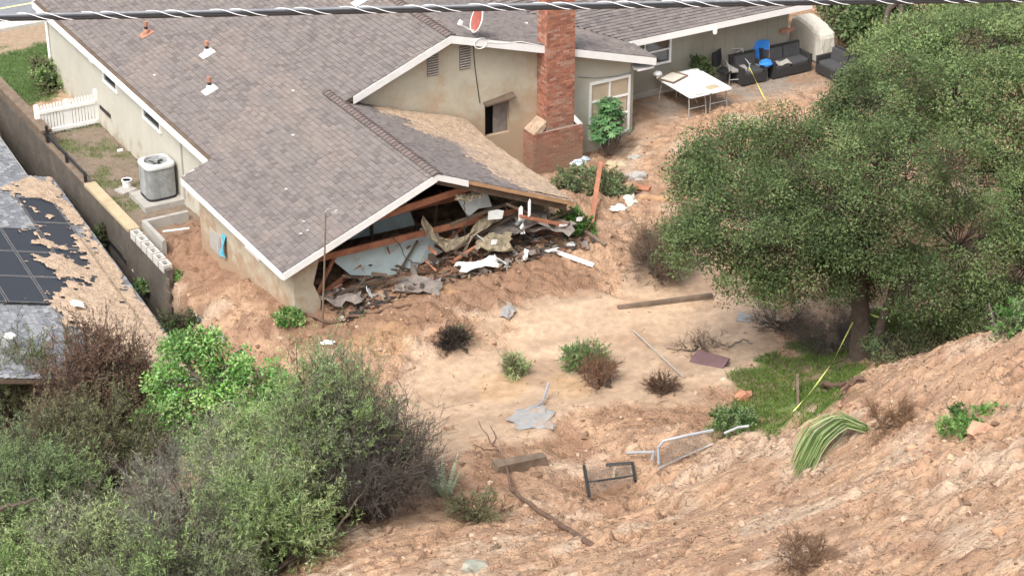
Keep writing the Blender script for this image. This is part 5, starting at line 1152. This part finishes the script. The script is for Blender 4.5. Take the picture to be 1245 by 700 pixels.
# ---------------------------------------------------------------- lumber and wreckage
def gp(px, py, h=0.): return hit(px, py) + np.array([0, 0, h])
def plank(name, label, p0, p1, wd, ht, m='redwood', cat='plank', group=None, h=(.06, .06), up=(0, 0, 1), piece=None):
    p = gp(*p0, h[0]); q = gp(*p1, h[1]); mb = MB().bar(p, q, wd, ht, up); 
    g = np.random.default_rng(int(p0[0] * 7 + p0[1]))
    V = mb.V[0]; V += g.normal(size=V.shape) * min(wd, ht) * .08           # sawn ends broken off true
    return tag(mb.build(name, m), label, cat, group)
plank('timber', 'broken red timber standing up out of the mud by the greenery', (716, 292), (730, 222), .14, .08, h=(.05, .62))
plank('timber', 'long red brown timber poking from the wreckage at mud level', (590, 284), (688, 290), .17, .09, h=(.45, .12))
plank('timber', 'short split timber lying below the longer red brown one', (640, 288), (706, 287), .10, .07, h=(.15, .08))
plank('timber', 'grey brown pole half sunk beside the weed at the wing', (708, 285), (736, 300), .09, .09, 'greywood', h=(.12, .05))
plank('timber', 'red plank end lying beyond the red timber', (767, 230), (790, 233), .20, .06, 'redwood', h=(.1, .1))
plank('timber', 'pale plank lying beside the oak at the far mud edge', (778, 241), (812, 244), .22, .06, 'rawwood', h=(.06, .06))
plank('long_plank', 'long dark brown plank lying across the smooth mud', (751, 376), (866, 363), .13, .10, 'greywood', h=(.05, .08))
plank('white_gutter', 'straight white gutter piece lying on the mud', (670, 307), (722, 325), .09, .07, 'white', 'gutter', h=(.08, .06))
plank('maroon_board', 'dull maroon board lying at the edge of the smooth mud', (843, 437), (882, 446), .42, .05, 'maroon', 'board', h=(.10, .06), up=(0, -.5, 1))
plank('timber_block', 'short weathered timber block half buried in the slide', (601, 573), (661, 563), .28, .34, 'greywood', 'block', h=(.05, .05))
plank('rod', 'thin straight grey rod lying across the smooth mud', (770, 406), (830, 462), .025, .025, 'greymetal', 'rod', h=(.10, .10))
plank('garden_stake', 'short grey stake standing in the oak grass', (970, 492), (968, 474), .05, .05, 'greywood', 'stake', h=(0, .42))
plank('stump_stub', 'snapped orange brown stub on the slide lip', (1122, 430), (1124, 414), .14, .14, 'root', 'stub', h=(-.05, .38))
def limb(name, label, pts, r0, r1, m='root', cat='branch', forks=()):
    t = thing(name, label, cat, gp(*pts[0][:2])); g = np.random.default_rng(int(pts[0][0]))
    def tb_(pts, r0, r1):
        P = np.array([gp(x, y, h_) for x, y, h_ in pts]); k = np.linspace(0, 1, len(P)); tt = np.linspace(0, 1, 14); Q = np.stack([np.interp(tt, k, P[:, i]) for i in range(3)], 1); Q[1:-1] += g.normal(size=(12, 3)) * r0 * .5
        return MB().tube(Q, np.linspace(r0, r1, 14) * g.uniform(.85, 1.15, 14), 7)
    tb_(pts, r0, r1).build('stem', m, t, world=True)
    for f in forks: tb_(f, min(r0, r1) * .75, min(r0, r1) * .3).build('fork', m, t, world=True)
    return t
limb('fallen_root', 'long brown root snaking down the slide', [(617, 578, .15), (622, 600, .1), (648, 620, .1), (680, 640, .08), (720, 664, .04)], .030, .065, forks=[[(617, 578, .15), (600, 556, .3), (582, 534, .5)], [(606, 560, .28), (590, 556, .2), (575, 552, .25)], [(600, 556, .3), (604, 545, .35), (596, 536, .4)]])
limb('fallen_branch', 'thin branch lying on the smooth mud at right', [(885, 424, .06), (905, 418, .12), (915, 420, .06)], .03, .015, 'twig', forks=[[(860, 412, .05), (885, 424, .06)], [(850, 428, .05), (870, 418, .1)]])
limb('fallen_branch', 'thin curved branch standing up from the slide lip at far right', [(1212, 412, .0), (1205, 408, .35), (1198, 402, .75), (1195, 396, 1.0)], .035, .02, 'twig')
limb('fallen_branch', 'forked dead log on the slide lip below the oak', [(1000, 472, .08), (1030, 472, .12), (1050, 466, .1)], .07, .05, 'root', forks=[[(1030, 472, .1), (1022, 482, .05), (1020, 483, .05)]])
limb('fallen_branch', 'mossy dark branch lying over the mud below the wing corner', [(372, 384, .05), (400, 396, .08), (440, 384, .08), (500, 372, .05)], .05, .03, 'root')
limb('fallen_branch', 'bare leaning sapling stem at the left of the agave', [(520, 606, .0), (512, 575, .5), (520, 545, .8)], .02, .008, 'twig', forks=[[(514, 578, .45), (500, 560, .7)], [(516, 560, .6), (530, 545, .9)]])
# wreckage spilling from the torn gable end
def inwing(b, a, z): return HL(b, a, z)
def crumple(name, label, c, sx, sy, sz, m, seed, cat='wreckage', rz=.0):
    g = np.random.default_rng(seed); n = 9; gx_, gy_ = np.meshgrid(np.linspace(-1, 1, n), np.linspace(-1, 1, n)); rr = g.random((n, n))
    zz = (fbm(gx_ * 1.3 + seed, gy_ * 1.3, 3) - .5) * 2.2 + (rr - .5) * .5
    G = np.stack([gx_ * sx * (1 + .3 * (g.random((n, n)) - .5)), gy_ * sy * (1 + .3 * (g.random((n, n)) - .5)), zz * sz], -1); c_, s_ = math.cos(rz), math.sin(rz)
    G = np.stack([G[..., 0] * c_ - G[..., 1] * s_, G[..., 0] * s_ + G[..., 1] * c_, G[..., 2]], -1) + np.array(c)
    return tag(MB().sheet(G, .015).build(name, m), label, cat)
def hang(name, label, pts, wd, m, cat):              # limp sheet hanging along a path
    P = np.array(pts, float); k = np.linspace(0, 1, len(P)); tt = np.linspace(0, 1, 16); Q = np.stack([np.interp(tt, k, P[:, i]) for i in range(3)], 1); g = np.random.default_rng(len(label))
    rows_ = [Q + np.array([0, -.05 * j, -wd * j / 3]) + g.normal(size=Q.shape) * .03 for j in range(4)]
    return tag(MB().sheet(np.stack(rows_, 1), .02).build(name, m), label, cat)
hang('torn_insulation', 'sagging strip of torn insulation hanging under the broken gable', [inwing(4.15, .55, 2.55), inwing(4.35, .5, 2.1), inwing(4.75, .45, 1.72), inwing(5.3, .45, 1.68), inwing(5.8, .5, 2.0), inwing(6.5, .6, 2.12)], .22, 'insul', 'insulation')
hang('torn_insulation', 'thin torn strip dangling from the roof edge near the ridge', [inwing(5.0, .3, 3.05), inwing(5.4, .3, 2.95), inwing(5.8, .3, 3.0)], .1, 'insul', 'insulation')
crumple('torn_board', 'buckled pale board crumpled on the mud under the red beam', inwing(5.35, -.25, 1.22), .55, .26, .14, 'drywall', 3, 'board', .3)
crumple('torn_board', 'torn grey and white sheet heaped below the blue wallboard', inwing(3.6, -.25, 1.05), .55, .3, .22, 'purplejunk', 5, 'board')
crumple('torn_board', 'bent insulation faced board at the middle of the wreckage', inwing(6.0, .1, 1.55), .45, .35, .25, 'insul', 8, 'board')
crumple('dark_debris', 'dark jumbled debris deep under the right side of the wing', inwing(7.0, .6, 1.65), .8, .5, .28, 'purplejunk', 9)
crumple('dark_debris', 'dark crushed wreckage at the right eave of the wing', inwing(7.7, .2, 1.5), .7, .4, .25, 'purplejunk', 12)
crumple('dark_debris', 'black debris heap at the left corner of the torn gable', inwing(1.7, .3, .95), .5, .4, .18, 'purplejunk', 13)
for i, (b, a, z, sx, sz, m, lb) in enumerate([(6.15, .35, 2.2, .42, .30, 'drywall', 'pale angular drywall piece wedged above the dark debris'), (6.75, .1, 2.2, .12, .45, 'white', 'narrow white trim piece leaning under the rake'), (6.95, .0, 2.35, .08, .55, 'white', 'slim white stick leaning beside the narrow trim'),
                                              (5.9, .0, 1.62, .16, .16, 'white', 'crumpled bright white scrap on the red beam'), (5.65, -.5, 1.35, .1, .1, 'white', 'small white scrap on the buckled board'), (7.9, -.15, 1.68, .22, .06, 'white', 'white splinter at the end of a dark timber'), (8.55, .1, 1.6, .17, .13, 'white', 'white lump under the right eave tip'), (4.6, 1.4, 1.72, .24, .08, 'drywall', 'grey scrap resting on the wallboard inside')]):
    tag(MB().prism([(-sx / 2, 0, -sz / 2), (sx / 2 * .8, .02, -sz / 2 * .8), (sx / 2, 0, sz / 2 * .7), (.1 * sx, -.02, sz / 2), (-sx / 2 * .9, 0, sz / 2 * .6)], (0, .025, 0)).build('drywall_scrap' if m == 'drywall' else 'white_scrap', m), lb, 'scrap').location = inwing(b, a - .1, z - sz / 2)
for i, (p, q, wd, m, lb) in enumerate([((6.7, -.05, 2.15), (8.0, -.15, 1.62), .1, 'redwood', 'dark red timber sloping down to the right eave tip'), ((6.4, .1, 2.5), (7.6, .0, 1.75), .08, 'deck', 'dark rafter fallen under the right rake'), ((4.9, .4, 2.15), (7.0, .5, 2.35), .09, 'deck', 'charred looking stick across the upper wreckage'),
                                        ((7.2, .2, 1.6), (8.5, .3, 1.75), .07, 'deck', 'dark stick lying in the right hand wreckage'), ((1.5, .4, 1.0), (2.9, .35, 1.15), .09, 'deck', 'short dark stud lying at the left corner of the wreckage'), ((5.6, .6, 1.5), (7.3, .7, 1.9), .08, 'greywood', 'grey stud lying across the dark debris')]):
    tag(MB().bar(inwing(*p), inwing(*q), wd, wd * .7).build('fallen_stud', m), lb, 'timber')
for px, py, sx, sy, sz, m, nm, lb in [(697, 199, .5, .36, .16, 'bluesheet', 'plastic_sheet', 'pale blue white sheet bundled at the foot of the chimney'), (652, 203, .22, .15, .1, 'white', 'white_bundle', 'white bundle beside the wing roof edge near the chimney'), (664, 201, .24, .2, .13, 'cover', 'cream_bundle', 'cream bundle between the white bundle and the blue sheet'),
                                      (747, 203, .28, .2, .12, 'tanboard', 'yellow_bundle', 'yellowish bundle below the window shrub'), (775, 219, .36, .24, .18, 'greyfab', 'grey_cushion', 'grey green cushion half buried in the mud'), (773, 192, .22, .13, .07, 'greyfab', 'grey_bundle', 'small grey bundle beside the window shrub'),
                                      (682, 225, .13, .12, .1, 'white', 'white_bundle', 'small white lump on the torn greenery'), (752, 254, .24, .16, .07, 'white', 'white_bundle', 'white crumpled sheet right of the red timber'), (767, 245, .18, .3, .12, 'cover', 'cream_bundle', 'long cream bundle lying beyond the white sheet'),
                                      (695, 299, .16, .12, .07, 'white', 'white_bundle', 'white scrap below the weed at the wing'), (416, 355, .25, .13, .08, 'white', 'white_bundle', 'white torn plastic at the left corner of the wing mud'), (399, 417, .18, .08, .05, 'white', 'white_bundle', 'flat white scrap on the dark mud below the wing'),
                                      (404, 443, .08, .08, .07, 'white', 'white_bundle', 'small white lump above the feathery shrub'), (730, 226, .12, .1, .1, 'white', 'white_bundle', 'white wad on top of the red timber'), (868, 187, .14, .12, .1, 'bluesheet', 'blue_bag', 'pale blue bag caught at the far mud edge by the oak'),
                                      (648, 510, .5, .55, .07, 'plastic', 'grey_sheet', 'crumpled grey plastic sheet in the rough slide'), (617, 378, .18, .42, .06, 'plastic', 'grey_sheet', 'narrow grey plastic sheet on the mud above the dark twigs'), (905, 387, .22, .3, .05, 'plastic', 'grey_sheet', 'grey muddy sheet beside the driftwood twigs'), (930, 395, .10, .14, .05, 'block', 'grey_scrap', 'pale scrap on the far mud edge below the oak')]:
    P = hit(px, py); V, Fs = ICO[3]; g = np.random.default_rng(px); d = 1 + (fbm(V[:, 0] * 2 + px, V[:, 1] * 2 + V[:, 2], 3) - .5) * 1.3
    tag(MB().add(V * d[:, None] * [sx, sy, sz] + P + [0, 0, sz * .3], Fs).build(nm, m), lb, 'bundle' if 'sheet' not in nm else 'plastic sheet')
# bent pipes, netting, crate
def pipe(name, label, pts, r, m='galv', net=None, cat='pipe'):
    P = [gp(x, y, h_) for x, y, h_ in pts]; t = thing(name, label, cat, P[0]); MB().tube(P, r, 8).build('rail', m, t, world=True)
    return t, P
pipe('bent_pipe', 'bent silver fence pipe beside the grey plastic sheet', [(640, 506, .08), (660, 494, .14), (663, 488, .22), (667, 481, .35)], .03)
t, P = pipe('crushed_fence', 'crushed chain link fence with bent silver rails on the slide', [(762, 562, .25), (795, 561, .25), (792, 567, .15)], .035, cat='fence')
P2 = [gp(*p) for p in ((801, 572, .15), (800, 558, .30), (806, 553, .36), (835, 546, .36), (866, 540, .36))]; MB().tube(P2, .035, 8).build('rail', 'galv', t, world=True)
P3_ = [gp(*p) for p in ((800, 574, .1), (830, 560, .1), (866, 545, .12))]; MB().tube(P3_, .022, 6).build('rail', 'greymetal', t, world=True)
mb = MB(); A_, B_, C_, D_ = P2[2], P2[4], P3_[0], P3_[2]
for i in range(26):
    u = i / 25
    for s in (1, -1):
        u2 = u + s * .18
        if 0 <= u2 <= 1: mb.tube([A_ + (B_ - A_) * u, C_ + (D_ - C_) * u2], .0045, 3, cap=False)
mb.build('wire_mesh', 'twig', t, world=True)['kind'] = 'stuff'
P4 = [gp(*p) for p in ((880, 536, .2), (897, 531, .25), (910, 527, .2))]; MB().tube(P4, .03, 8).build('rail', 'galv', t, world=True)
c0, c1, c2, c3 = gp(710, 576, .20), gp(769, 572, .2), gp(716, 612, .18), gp(772, 594, .2)
t = thing('wire_crate', 'black wire frame panel half buried in a hollow of the slide', 'wire frame', c2)
MB().tube([c0, c2], .04, 6).build('side_bar', 'black', t, world=True); MB().tube([c0 * .55 + c1 * .45, c1], .035, 6).build('top_bar', 'black', t, world=True); MB().tube([c1, c3], .035, 6).build('side_bar', 'black', t, world=True)
MB().tube([c0 * .45 + c2 * .55, c1 * .3 + c3 * .7], .022, 6).build('cross_bar', 'black', t, world=True); mb = MB()
for i in range(1, 18): mb.tube([c0 + (c1 - c0) * i / 18, c2 + (c3 - c2) * i / 18], .006, 3, cap=False)
for i in range(1, 7): mb.tube([c0 + (c2 - c0) * i / 7, c1 + (c3 - c1) * i / 7], .006, 3, cap=False)
mb.build('wire_mesh', 'twig', t, world=True)['kind'] = 'stuff'
q0 = gp(745, 593, .22); tag(MB().bar(q0, gp(747, 583, .3), .05, .05).build('pale_stick', 'tanboard'), 'small pale stick lying on the black wire frame', 'stick')
# lime tape from the oak down to the grass
ribbon([uy(1074, 388, Yt - .35), gp(1040, 428, 1.15), gp(1010, 470, .65), gp(985, 488, .25), gp(964, 503, .06)], .030, 'lime', 'lime_tape', 'yellow green tape stretched from the oak down to the grass', 'tape', seg=50, twist=1.6)
# fence board left at the corner below the retaining wall
plank('fence_board', 'pale grey broken fence board at the foot of the mud by the bright bush', (237, 392), (272, 418), .05, .3, 'block', 'board', h=(.12, .12))
plank('drain_pipe', 'dark pipe lying in the gap between the roof and the retaining wall', (126, 292), (158, 326), .16, .16, 'black', 'pipe', h=(.3, .2))
tag(MB().lump(gp(165, 332, .1), (.1, .1, .08), 2, k=.3, sub=2).build('pale_rock', 'block'), 'pale stone in the gap below the retaining wall', 'stone')
spray('gap_shrub', 'dark leafy shrub in the gap between the roof and retaining wall', hit(133, 300), .7, .35, 16, [G1, OLV[2]], 67, leaf=(.08, .03), twl=.2, ntw=8, nlf=7, r0=.01)
spray('gap_shrub', 'dark shrub at the end of the retaining wall above the bright bush', hit(220, 405), .5, .4, 18, [G1, OLV[2]], 68, leaf=(.07, .03), twl=.25, ntw=8, nlf=5, dead=.4, r0=.01, deadcol=(.05, .04, .035))
spray('gap_shrub', 'small green plant at the dark foot of the retaining wall', hit(180, 352), .3, .25, 12, [FEA[0], BRT[1]], 69, leaf=(.07, .03), twl=.15, ntw=7, nlf=6, r0=.006)

g = np.random.default_rng(99)
for i in range(26):                                  # splintered studs and battens thrown about in the wreckage
    b = g.uniform(2.0, 8.3); a = g.uniform(-.25, 1.3); z = gz(*HL(b, a, 0)[:2]) + g.uniform(.08, .75); L = g.uniform(.4, 1.4); an = g.normal() * .5 + (0 if g.random() < .7 else 1.5); ti = g.normal() * .35
    d = np.array([math.cos(an) * math.cos(ti), math.sin(an) * math.cos(ti) * .6, math.sin(ti)]); p = np.array([b, a, z]); mbb = MB().bar(inwing(*(p - d * L / 2)), inwing(*(p + d * L / 2)), g.uniform(.03, .07), g.uniform(.02, .09))
    mbb.V[0] += g.normal(size=mbb.V[0].shape) * .015
    k_ = g.choice(4, p=[.4, .25, .25, .1]); cn = ['dark brown', 'red brown', 'grey', 'pale raw'][k_]
    tag(mbb.build('splintered_stud', ['deck', 'redwood', 'greywood', 'rawwood'][k_]), 'short splintered %s stud jumbled in the wreckage under the torn gable' % cn, 'timber', '%s splintered studs under the torn gable' % cn)
for i in range(34):                                  # torn scraps of wallboard, roofing felt and panelling
    b = g.choice([g.uniform(2.0, 8.6), g.uniform(5.2, 8.4)]); a = g.uniform(-.5, .9); z = gz(*HL(b, a, 0)[:2]) + g.uniform(.03, .25) + (g.uniform(0, .6) if a > .1 else 0); s_ = g.uniform(.12, .36); n = 6
    an = np.sort(g.random(n)) * 6.283; rr_ = s_ * g.uniform(.45, 1.1, n); R3 = np.array(Matrix.Rotation(g.normal() * .6 + .5, 3, 'X') @ Matrix.Rotation(g.normal() * .5, 3, 'Y') @ Matrix.Rotation(g.random() * 6, 3, 'Z'))
    P = np.stack([np.cos(an) * rr_, np.sin(an) * rr_ * .6, g.normal(size=n) * .012], 1) @ R3.T + inwing(b, a, z)
    k_ = g.choice(6, p=[.2, .32, .12, .18, .12, .06]); cn = ['pale drywall', 'muddy grey board', 'tan insulation', 'dark brown board', 'grey plastic', 'dirty white board'][k_]
    tag(MB().prism(P, R3 @ np.array([0, 0, .014])).build('torn_scrap', ['drywall', 'purplejunk', 'insul', 'deck', 'plastic', 'whitedirty'][k_]), 'torn scrap of %s lying in the wreckage under the torn gable' % cn, 'scrap', 'torn %s scraps under the gable' % cn)
for i, (pts, lb) in enumerate([([(3.2, .4, 2.3), (3.5, .2, 1.6), (4.0, .1, 1.3), (4.6, .0, 1.5)], 'black wire looping down at the left of the torn insulation'), ([(6.4, .2, 2.5), (6.5, .0, 1.9), (7.0, -.2, 1.5), (7.6, -.3, 1.45)], 'black wire hanging from the right rake into the debris'), ([(5.2, .3, 2.9), (5.3, .2, 2.3), (5.15, .15, 1.9)], 'black wire hanging straight below the ridge')]):
    P = np.array([inwing(*p) for p in pts]); k = np.linspace(0, 1, len(P)); tt = np.linspace(0, 1, 16); tag(MB().tube(np.stack([np.interp(tt, k, P[:, j]) for j in range(3)], 1) + g.normal(size=(16, 3)) * .02, .012, 5).build('loose_wire', 'black'), lb, 'wire')
# small broken bits along the torn gable
mb = MB()
for i in range(420):
    b, a = g.uniform(1.3, 8.8), abs(g.normal()) * .55 - .45; p = HL(b, a, 0); z = gz(p[0], p[1]) + g.uniform(.0, .10) + (.35 * g.random() if a > .2 else 0)
    mb.box((p[0], p[1], z), (g.uniform(.05, .34), g.uniform(.03, .10), g.uniform(.01, .04)), Matrix.Rotation(g.random() * 6.3, 3, 'Z') @ Matrix.Rotation(g.normal() * .4, 3, 'Y'), [(.10, .075, .06), (.05, .045, .04), (.24, .13, .085), (.40, .38, .34), (.30, .24, .17), (.13, .09, .065)][g.choice(6, p=[.28, .25, .17, .06, .1, .14])])
mb.build('broken_bits', 'clod')['kind'] = 'stuff'
# ---------------------------------------------------------------- stones one can point at
for px, py, r, c, lb in [(904, 484, .19, (.42, .20, .12), 'round red brown boulder beside the oak grass'), (1190, 527, .2, (.46, .27, .18), 'tan boulder below the green weed on the slope'), (1157, 559, .09, (.46, .34, .23), 'small pale stone on the upper right slope'), (578, 692, .2, (.28, .28, .23), 'grey green rock at the bottom edge'), (712, 531, .12, (.22, .14, .09), 'dark clod above the wire frame'),
                         (880, 462, .08, (.52, .42, .31), 'small pale stone beside the maroon board'), (770, 548, .14, (.42, .30, .20), 'tan stone above the crushed fence'), (640, 560, .12, (.30, .18, .11), 'brown clod above the timber block'), (545, 522, .10, (.35, .22, .14), 'brown stone at the rim of the smooth mud'), (1215, 648, .12, (.42, .25, .15), 'reddish stone low on the right slope')]:
    P = hit(px, py); tag(MB().lump(P + [0, 0, r * .25], (r * 1.15, r, r * .75), px, c, .45, 2).build('boulder', 'rock', smooth=False), lb, 'rock')
# small clods, twigs and grass nobody could count
g = np.random.default_rng(77); N = 42000
xs_ = g.uniform(-14, 16, N); ys_ = g.uniform(22.5, 60, N); zs_ = bil(xs_, ys_, Z, gx, gy, ST); b_, a_ = (np.stack([xs_ - HO[0], ys_ - HO[1]], 1) @ BX[:2]), (np.stack([xs_ - HO[0], ys_ - HO[1]], 1) @ AX[:2])
pl = bil(xs_, ys_, pool, gx, gy, ST); gs = bil(xs_, ys_, np.maximum(grass, yard), gx, gy, ST)
inh = (b_ > -.3) & (a_ > .8) & (b_ < 14) ; keep = ~inh & (g.random(N) < (1 - pl * .93)) & (gs < .3) & ~((b_ < -.8) & (a_ > 1)) & (bil(xs_, ys_, patio, gx, gy, ST) < .5)
keep &= fbm(xs_ * .8, ys_ * .8, 3, 3.) + .25 * (g.random(N) - .5) > .44
mb = MB(); V0, F0 = ICO[1]
pal = np.array([(.37, .235, .155), (.30, .18, .115), (.43, .31, .22), (.19, .115, .075), (.34, .22, .145)])
idx = np.nonzero(keep)[0]; F0 = np.array(F0); n = len(idx)
sz_ = np.exp(g.normal(size=n) * .55) * .021; sq = g.uniform(.6, 1.4, (n, 1, 3)) * [1, 1, .7]; d_ = 1 + (g.random((n, len(V0), 1)) - .5) * .7
VV_ = V0[None] * d_ * sq * sz_[:, None, None] + np.stack([xs_[idx], ys_[idx], zs_[idx] + sz_ * .2], 1)[:, None]
CL = pal[g.integers(len(pal), size=n)] * g.uniform(.8, 1.2, (n, 1))
tris = VV_[:, F0].reshape(-1, 3, 3); quads('mud_clods', tris, np.repeat(CL, len(F0), 0), 'clod', None, 'stuff', tri=True)
# twigs and straw
N = 8500; xs_ = g.uniform(-9, 15, N); ys_ = g.uniform(23, 60, N); b_, a_ = (np.stack([xs_ - HO[0], ys_ - HO[1]], 1) @ BX[:2]), (np.stack([xs_ - HO[0], ys_ - HO[1]], 1) @ AX[:2])
pl = bil(xs_, ys_, pool, gx, gy, ST); k = ~((b_ > -.3) & (a_ > .5) & (b_ < 14)) & (g.random(N) < 1 - .88 * pl) & (bil(xs_, ys_, patio, gx, gy, ST) < .5) & ~((b_ < -.8) & (a_ > 1)); xs_, ys_ = xs_[k], ys_[k]; n = len(xs_)
an = g.random(n) * 6.28; P = np.stack([xs_, ys_, bil(xs_, ys_, Z, gx, gy, ST) + .015], 1); D_ = np.stack([np.cos(an), np.sin(an), g.normal(size=n) * .25], 1)
cols_ = np.array([(.16, .10, .07), (.10, .07, .05), (.36, .27, .17), (.24, .15, .10)])[g.integers(4, size=n)]
L_ = np.exp(g.normal(size=n) * .5) * .16; W_ = g.uniform(.010, .022, n)
Q1 = leafquads(P, D_, np.tile([0, 0, 1.], (n, 1)), L_, W_); Q2 = leafquads(P, D_, unit(np.cross(D_, [0, 0, 1.])), L_, W_)
quads('twig_litter', np.vstack([Q1, Q2]), np.vstack([cols_, cols_]), 'clod', None, 'stuff')
def grassy(name, mask, n, pal, seed, L=.14):
    g = np.random.default_rng(seed); w_ = mask.ravel(); w_ = np.where(w_ > .25, w_, 0); i = g.choice(len(w_), n, p=w_ / w_.sum()); x = GX.ravel()[i] + g.uniform(-ST / 2, ST / 2, n); y = GY.ravel()[i] + g.uniform(-ST / 2, ST / 2, n)
    P = np.stack([x, y, bil(x, y, Z, gx, gy, ST) - .01], 1); D = unit(g.normal(size=(n, 3)) * .5 + [0, 0, 1]); l = L * g.uniform(.4, 1.2, n)
    quads(name, leafquads(P, D, g.normal(size=(n, 3)), l, .016 * np.ones(n)), np.array(pal)[g.integers(len(pal), size=n)] * g.uniform(.75, 1.25, (n, 1)), 'leaf', None, 'stuff')
grassy('grass', np.clip(grass * (GX > 4) * (.15 + 1.6 * sstep(.35, .6, nB)), 0, 1), 15000, [(.12, .20, .04), (.09, .15, .03), (.17, .25, .06)], 1)
grassy('lawn_grass', lawn, 9000, [(.10, .17, .05), (.08, .13, .04), (.14, .20, .06)], 2, .10)
grassy('yard_grass', yardg, 3500, [(.13, .19, .05), (.10, .14, .05), (.18, .17, .08)], 3, .09)
grassy('thicket_grass', grass * (GX < 0), 12000, [(.16, .27, .05), (.12, .21, .04), (.22, .33, .08)], 4, .25)
